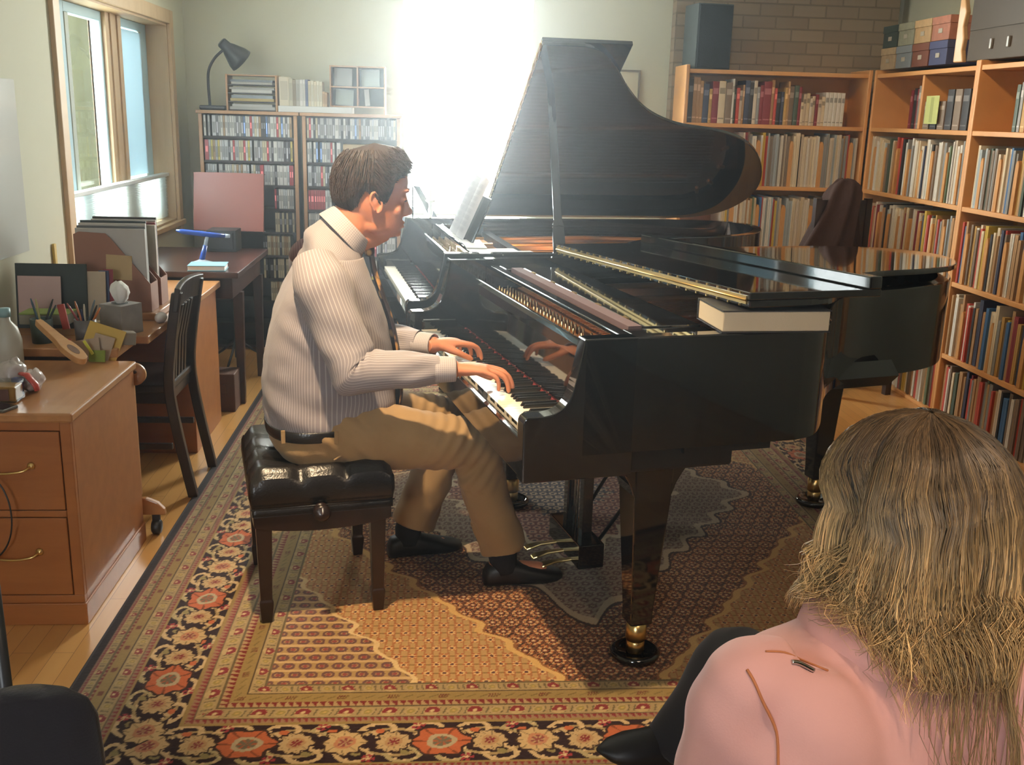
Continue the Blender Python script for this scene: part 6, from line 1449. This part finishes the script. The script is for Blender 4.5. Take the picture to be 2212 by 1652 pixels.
# crossed legs in black trousers
hipL, hipR = TC + V3(-.09, .02, hipz), TC + V3(.09, .02, hipz)
kneeR = rel(atz(1600, 1425, .585)); ankR = rel(atz(1430, 1625, .40)); toeR = rel(atz(1300, 1612, .43))
kneeL = V3(TC.x + .03, TC.y + .47, .50); ankL = V3(TC.x + .06, TC.y + .52, .09)
for H_, Kn, A_ in ((hipR, kneeR, ankR), (hipL, kneeL, ankL)): lb.tube(smooth_path([H_, H_.lerp(Kn, .5), Kn, Kn.lerp(A_, .5), A_], 4), np.interp(np.linspace(0, 4, 17), range(5), [.075, .062, .045, .042, .03]), 14)
lb.tube([ankR, ankR.lerp(toeR, .35), ankR.lerp(toeR, .6)], [.026, .022, .014], 12); lb.tube([ankL + V3(0, -.03, -.04), ankL + V3(-.02, .12, -.055)], [.032, .024], 12)
remesh(lb, 'body', M['skin2'], .0036, 4, lady)
tb2 = MB()
tb2.loft([ring_e(TC + V3(0, 0, z), fd, ac, f, b, w, 28) for z, f, b, w in ((SEAT + .004, .10, .10, .13), (hipz - .03, .13, .125, .185), (hipz + .06, .13, .12, .165))])
for H_, Kn, A_, e in ((hipR, kneeR, ankR, .97), (hipL, kneeL, ankL, 1.0)): tb2.tube(smooth_path([H_, H_.lerp(Kn, .5), Kn, Kn.lerp(A_, .5), Kn.lerp(A_, e)], 5), np.interp(np.linspace(0, 4, 21), range(5), [.095, .084, .062, .056, .046]), 20)
remesh(tb2, 'trousers', mat('black_trousers', (.010, .009, .011), .9, sheen=.1), .008, 4, lady)
M['pump'] = mat('black_boot', (.010, .009, .010), .5)
def pointed(a, t, nm):
    f = (t - a).normalized(); s_ = f.cross(V3(0, 0, 1)).normalized(); u = s_.cross(f); mb = MB(); L_ = (t - a).length; rings = []
    for q, w, h0, h1 in ((-.28, .022, -.03, .035), (-.1, .036, -.035, .05), (.25, .038, -.034, .045), (.6, .040, -.03, .028), (.85, .030, -.022, .012), (1.0, .012, -.014, .0), (1.06, .004, -.010, -.004)):
        c = a + f * (L_ * q); rings.append([c + s_ * (w * math.cos(k)) + u * ((h0 + h1) / 2 + (h1 - h0) / 2 * math.sin(k)) for k in [2 * PI * k / 18 for k in range(18)]])
    mb.loft(rings); mb.build(nm, M['pump'], lady)
pointed(ankR, toeR, 'shoe'); pointed(ankL + V3(0, -.02, -.05), ankL + V3(-.03, .19, -.06), 'shoe')
# pink jacket
M['pink'] = mat('pink_denim', (.70, .37, .33), .85, var=.05, vscale=14, bump=.06, bscale=420, sheen=.2)
M['seam'] = mat('orange_stitching', (.50, .18, .07), .8)
jk = MB(); hw = (shR - shL).length / 2
JR = [(hipz + .02, .135, .125, .175), (hipz + .12, .125, .115, .155), (shz - .20, .125, .112, .168), (shz - .10, .12, .112, hw * .96), (shz - .03, .105, .102, hw * .99), (shz + .008, .082, .082, hw * .80), (shz + .030, .066, .072, hw * .52), (shz + .048, .058, .064, .078)]
nb = V3(nk.x, nk.y, 0)
jk.loft(dense([ring_e((TC if i < 4 else TC.lerp(nb, (i - 3) / 4)) + V3(0, 0, z), fd, ac, f, b, w, 48, 2.4) for i, (z, f, b, w) in enumerate(JR)], 4))
for S_, E_, W_ in ((shL, EL_L, WR_L), (shR, EL_R, WR_R)):
    out = (S_ - V3(mid.x, mid.y, S_.z)).normalized(); pts = [S_ - out * .05 + V3(0, .005, .006), S_ - out * .004, S_.lerp(E_, .3), S_.lerp(E_, .65), E_, E_.lerp(W_, .35), E_.lerp(W_, .7), E_.lerp(W_, .96)]
    jk.tube(smooth_path(pts, 4), np.interp(np.linspace(0, 7, 29), range(8), [.045, .050, .053, .051, .049, .047, .042, .038]), 24)
for S_ in (shL, shR): jk.sphere(S_.lerp(mid, .36) + V3(0, -.026, -.085), (.084, .062, .115), 20)
jacket = remesh(jk, 'jacket', M['pink'], .006, 16, lady)
jn = [v_.normal.copy() for v_ in jacket.data.vertices]
for v_, n_ in zip(jacket.data.vertices, jn): v_.co += n_ * (.004 * noise.noise(Vector((v_.co.x * 11, v_.co.y * 11, v_.co.z * 7))) + .0018 * math.sin(v_.co.z * 70 + v_.co.x * 45))
cl_ = Cloth(); cl_.add([ring_e(nb + V3(0, dy, shz + dz), fd, ac, f, b, w, 56, 2.1) for dz, dy, f, b, w in ((.030, 0, .074, .078, .086), (.055, .004, .068, .070, .076), (.068, .006, .066, .066, .073), (.071, .006, .072, .072, .079), (.055, .004, .082, .084, .090), (.036, 0, .094, .104, .110), (.012, 0, .098, .112, .118))], 4); cl_.build('collar', M['pink'], jacket)
dg = bpy.context.evaluated_depsgraph_get()
def on_jacket(pts, name, r, m_):     # a line laid on the cloth surface
    jo = jacket; out = []
    for p in pts:
        ok, loc, nrm, _ = jo.closest_point_on_mesh(p); out.append(loc + nrm * r * .6)
    MB().tube(smooth_path(out, 5), r, 6).build(name, m_, jacket)
bpy.context.view_layer.update()
for S_, sg in ((shL, -1), (shR, 1)):
    on_jacket([rel(EYEV_P) for EYEV_P in ([atd(u, v, 1.02) for u, v in ((1600, 1425), (1630, 1470), (1655, 1530), (1668, 1590), (1678, 1660), (1680, 1740))] if sg < 0 else [atd(u, v, 1.04) for u, v in ((2335, 1365), (2310, 1420), (2292, 1490), (2285, 1560), (2280, 1640), (2285, 1720))])], 'armhole_seam', .0016, M['seam'])
on_jacket([rel(atd(u, v, 1.0)) for u, v in ((2040, 1470), (2050, 1530), (2062, 1600), (2072, 1680), (2078, 1760))], 'back_seam', .0009, M['pink'])
on_jacket([rel(atd(u, v, 1.06)) for u, v in ((1650, 1422), (1690, 1417), (1750, 1412), (1800, 1398))], 'shoulder_seam', .0012, M['seam'])
on_jacket([rel(atd(u, v, 1.04)) for u, v in ((1725, 1418), (1752, 1416), (1780, 1408))], 'shoulder_zip', .0026, M['chrome'])
# long hair: a mass of layered strands over a close cap
HA = (.068, .090)                                   # half width, half depth of the hair over the skull
def scalp(phi, el, g=1.0):                          # phi measured from the back of the head
    d = (-LF) * math.cos(phi) + LS_ * math.sin(phi); r = HA[1] * abs(math.cos(phi)) + HA[0] * abs(math.sin(phi))
    return V3(0, 0, hz + .008) + d * (r * math.cos(el) * g) + V3(0, 0, .108 * math.sin(el) * g)
P = []
for i in range(49):
    phi = -PI + 2 * PI * i / 48; P.append([scalp(phi, 1.5 - 1.5 * j / 10, .965) for j in range(11 if abs(phi) < 2.2 else 6)] + ([scalp(phi, 0, .955) + V3(0, 0, -.03 * j) for j in range(1, 6)] if abs(phi) < 2.2 else [scalp(phi, 1.5 - 1.5 * 5 / 10, .965)] * 10))
hcap = MB().grid(P).build('hair', mat('dark_blond_mass', (.075, .050, .026), .7, var=.4, vscale=40), lady); so = hcap.modifiers.new('t', 'SOLIDIFY'); so.thickness = .004
from mathutils.bvhtree import BVHTree
bpy.context.view_layer.update(); dgr = bpy.context.evaluated_depsgraph_get()
TREES = [BVHTree.FromPolygons([tuple(v.co) for v in o_.data.vertices], [tuple(p_.vertices) for p_ in o_.data.polygons]) for o_ in (jacket, [c_ for c_ in lady.children_recursive if c_.name.startswith('collar')][0])]
def outside(pt, gap):
    for T_ in TREES:
        loc, n_, i_, d_ = T_.find_nearest(pt, .09)
        if loc is not None and (pt - loc).dot(n_) < gap: pt = loc + n_ * gap
    return pt
rg = random.Random(5); paths, rads, cols = [], [], []
back_y = TC.y - .118
def strand(phi, el0, layer, zend, curl, tone, r=.00085):
    p = []; n1 = 7; part = .55 if phi > -.2 else -.3
    for j in range(n1):
        f = j / (n1 - 1); el = el0 + (-.05 - el0) * f; ph = phi + (max(-1.95, min(1.95, phi * .8)) - phi) * f + .03 * math.sin(el * 9 + phi * 5)
        p.append(scalp(ph, el, .985 + layer * (.4 + .6 * f)))
    q = p[-1]; dirn = V3(q.x, q.y, 0).normalized(); n2 = 11; z0 = q.z; ph0 = rg.uniform(0, 6.28); amp = curl
    side = V3(-dirn.y, dirn.x, 0); drift = rg.uniform(-.018, .018); flare = rg.uniform(-.010, .014)
    for j in range(1, n2 + 1):
        f = j / n2; z = z0 + (zend - z0) * f; w = math.sin(ph0 + f * 7.5) * amp * f * f
        o = dirn * (flare * f - .030 * f * f + .022 * f) + side * (drift * f + w); pt = V3(q.x + o.x, q.y + o.y, z)
        if f > .55: pt = pt + dirn * abs(math.sin(f * 5 + ph0)) * amp * .8
        if z < shz + .15: pt = outside(pt, .004 + max(0, layer) * .3)
        p.append(pt)
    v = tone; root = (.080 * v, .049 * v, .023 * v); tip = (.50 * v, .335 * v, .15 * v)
    paths.append(p); rads.append(r); cols.append((root, tip))
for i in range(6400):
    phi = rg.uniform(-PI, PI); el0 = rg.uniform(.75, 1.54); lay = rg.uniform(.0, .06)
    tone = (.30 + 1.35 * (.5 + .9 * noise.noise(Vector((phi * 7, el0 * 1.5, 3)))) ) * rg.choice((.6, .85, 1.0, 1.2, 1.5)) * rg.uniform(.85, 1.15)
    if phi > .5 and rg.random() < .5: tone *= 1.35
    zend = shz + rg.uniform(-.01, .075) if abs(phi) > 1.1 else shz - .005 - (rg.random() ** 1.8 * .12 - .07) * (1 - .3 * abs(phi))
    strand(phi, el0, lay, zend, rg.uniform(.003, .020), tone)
for i in range(120):      # loose curling ends on the back
    phi = rg.uniform(-1.0, .6); strand(phi, rg.uniform(.6, 1.3), rg.uniform(.02, .07), shz - rg.uniform(.08, .15), rg.uniform(.012, .024), rg.uniform(.5, 1.0))
for i in range(90):       # fine strands falling forward at her left cheek
    phi = rg.uniform(1.5, 2.15); strand(phi, rg.uniform(.6, 1.2), rg.uniform(.03, .14), shz + rg.uniform(.0, .12), rg.uniform(.004, .018), rg.uniform(1.0, 1.6), .0006)
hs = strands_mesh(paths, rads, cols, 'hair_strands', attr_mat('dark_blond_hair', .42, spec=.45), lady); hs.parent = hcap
# her chair: low upholstered seat
sc2 = empty('seat_chair', (LO.x + TC.x, LO.y + TC.y, 0), math.atan2(fd.y, fd.x) - PI / 2, 'low black chair the woman in pink sits on', 'chair')
MB().box(-.21, .21, -.16, .24, SEAT - .05, SEAT + .001).build('seat', mat('chair_fabric', (.02, .02, .025), .9), sc2, bevel=.02, seg=3)
for sx in (-.18, .18):
    for sy in (-.13, .21): MB().tube([(sx, sy, .0), (sx, sy, SEAT - .05)], .012, 10).build('leg', M['blackplastic'], sc2)
# ---- the dark upholstered chair at the lower left corner
c0 = atd(62, 1514, 1.28)
fc2 = empty('side_chair', (c0.x - .015, c0.y + .02, 0), R_(6), 'dark navy padded chair with a rounded back at the lower left', 'chair')
M['navyfab'] = mat('navy_fabric', (.008, .007, .011), .95, bump=.15, bscale=300, sheen=.2)
bp_ = MB(); rings = []
for z, w in ((.50, .030), (.505, .08), (.52, .094), (.60, .094), (c0.z - .10, .092), (c0.z - .04, .088), (c0.z - .016, .078), (c0.z - .003, .056), (c0.z, .03)):
    t = .030 if .52 <= z < c0.z - .03 else .02; rings.append([V3(w * math.copysign(abs(math.cos(q)) ** .6, math.cos(q)), t * math.sin(q), z) for q in [2 * PI * k / 32 for k in range(32)]])
bp_.loft(rings); bp_.build('backrest', M['navyfab'], fc2)
MB().box(-.22, .22, -.46, -.03, .40, .47).build('seat', M['navyfab'], fc2, bevel=.025, seg=3)
for sx in (-.09, .09): MB().tube([(sx, .0, .52), (sx, .012, .42), (sx * 1.9, .02, .0)], .012, 10).build('back_leg', M['blackplastic'], fc2)
for sx in (-.17, .17): MB().tube([(sx, -.42, .40), (sx, -.43, .0)], .012, 10).build('front_leg', M['blackplastic'], fc2)
pl_ = atd(4, 1350, 1.5)
po = MB().tube([(pl_.x, pl_.y, 0.012), (pl_.x - .006, pl_.y - .004, .92)], [.013, .010], 12); po.lathe([(0, 0), (.085, 0), (.085, .010), (.02, .016), (0, .016)], (pl_.x, pl_.y, 0), 20)
tag(po.build('microphone_stand', M['blackplastic']), 'thin black upright stand at the left edge above the padded chair', 'stand')
# ------------------------------------------------------------------ added scatter volume imitating lens flare as haze hanging in the room
hz_m = bpy.data.materials.new('flare_scatter'); hz_m.use_nodes = True; N, L = nt(hz_m); N.remove(N['Principled BSDF'])
vs_ = N.new('ShaderNodeVolumeScatter'); vs_.inputs['Density'].default_value = 0.012; vs_.inputs['Anisotropy'].default_value = 0.85; vs_.inputs['Color'].default_value = (.84, .93, 1, 1)
L.new(vs_.outputs[0], N['Material Output'].inputs['Volume'])
hzo = MB().box(XL - .195, XR + .195, YF - .195, YB + .195, -.115, ZC + .115).build('glare', hz_m)
tag(hzo, 'thin bright haze volume filling the room, added to imitate lens flare', 'glare', kind='stuff')
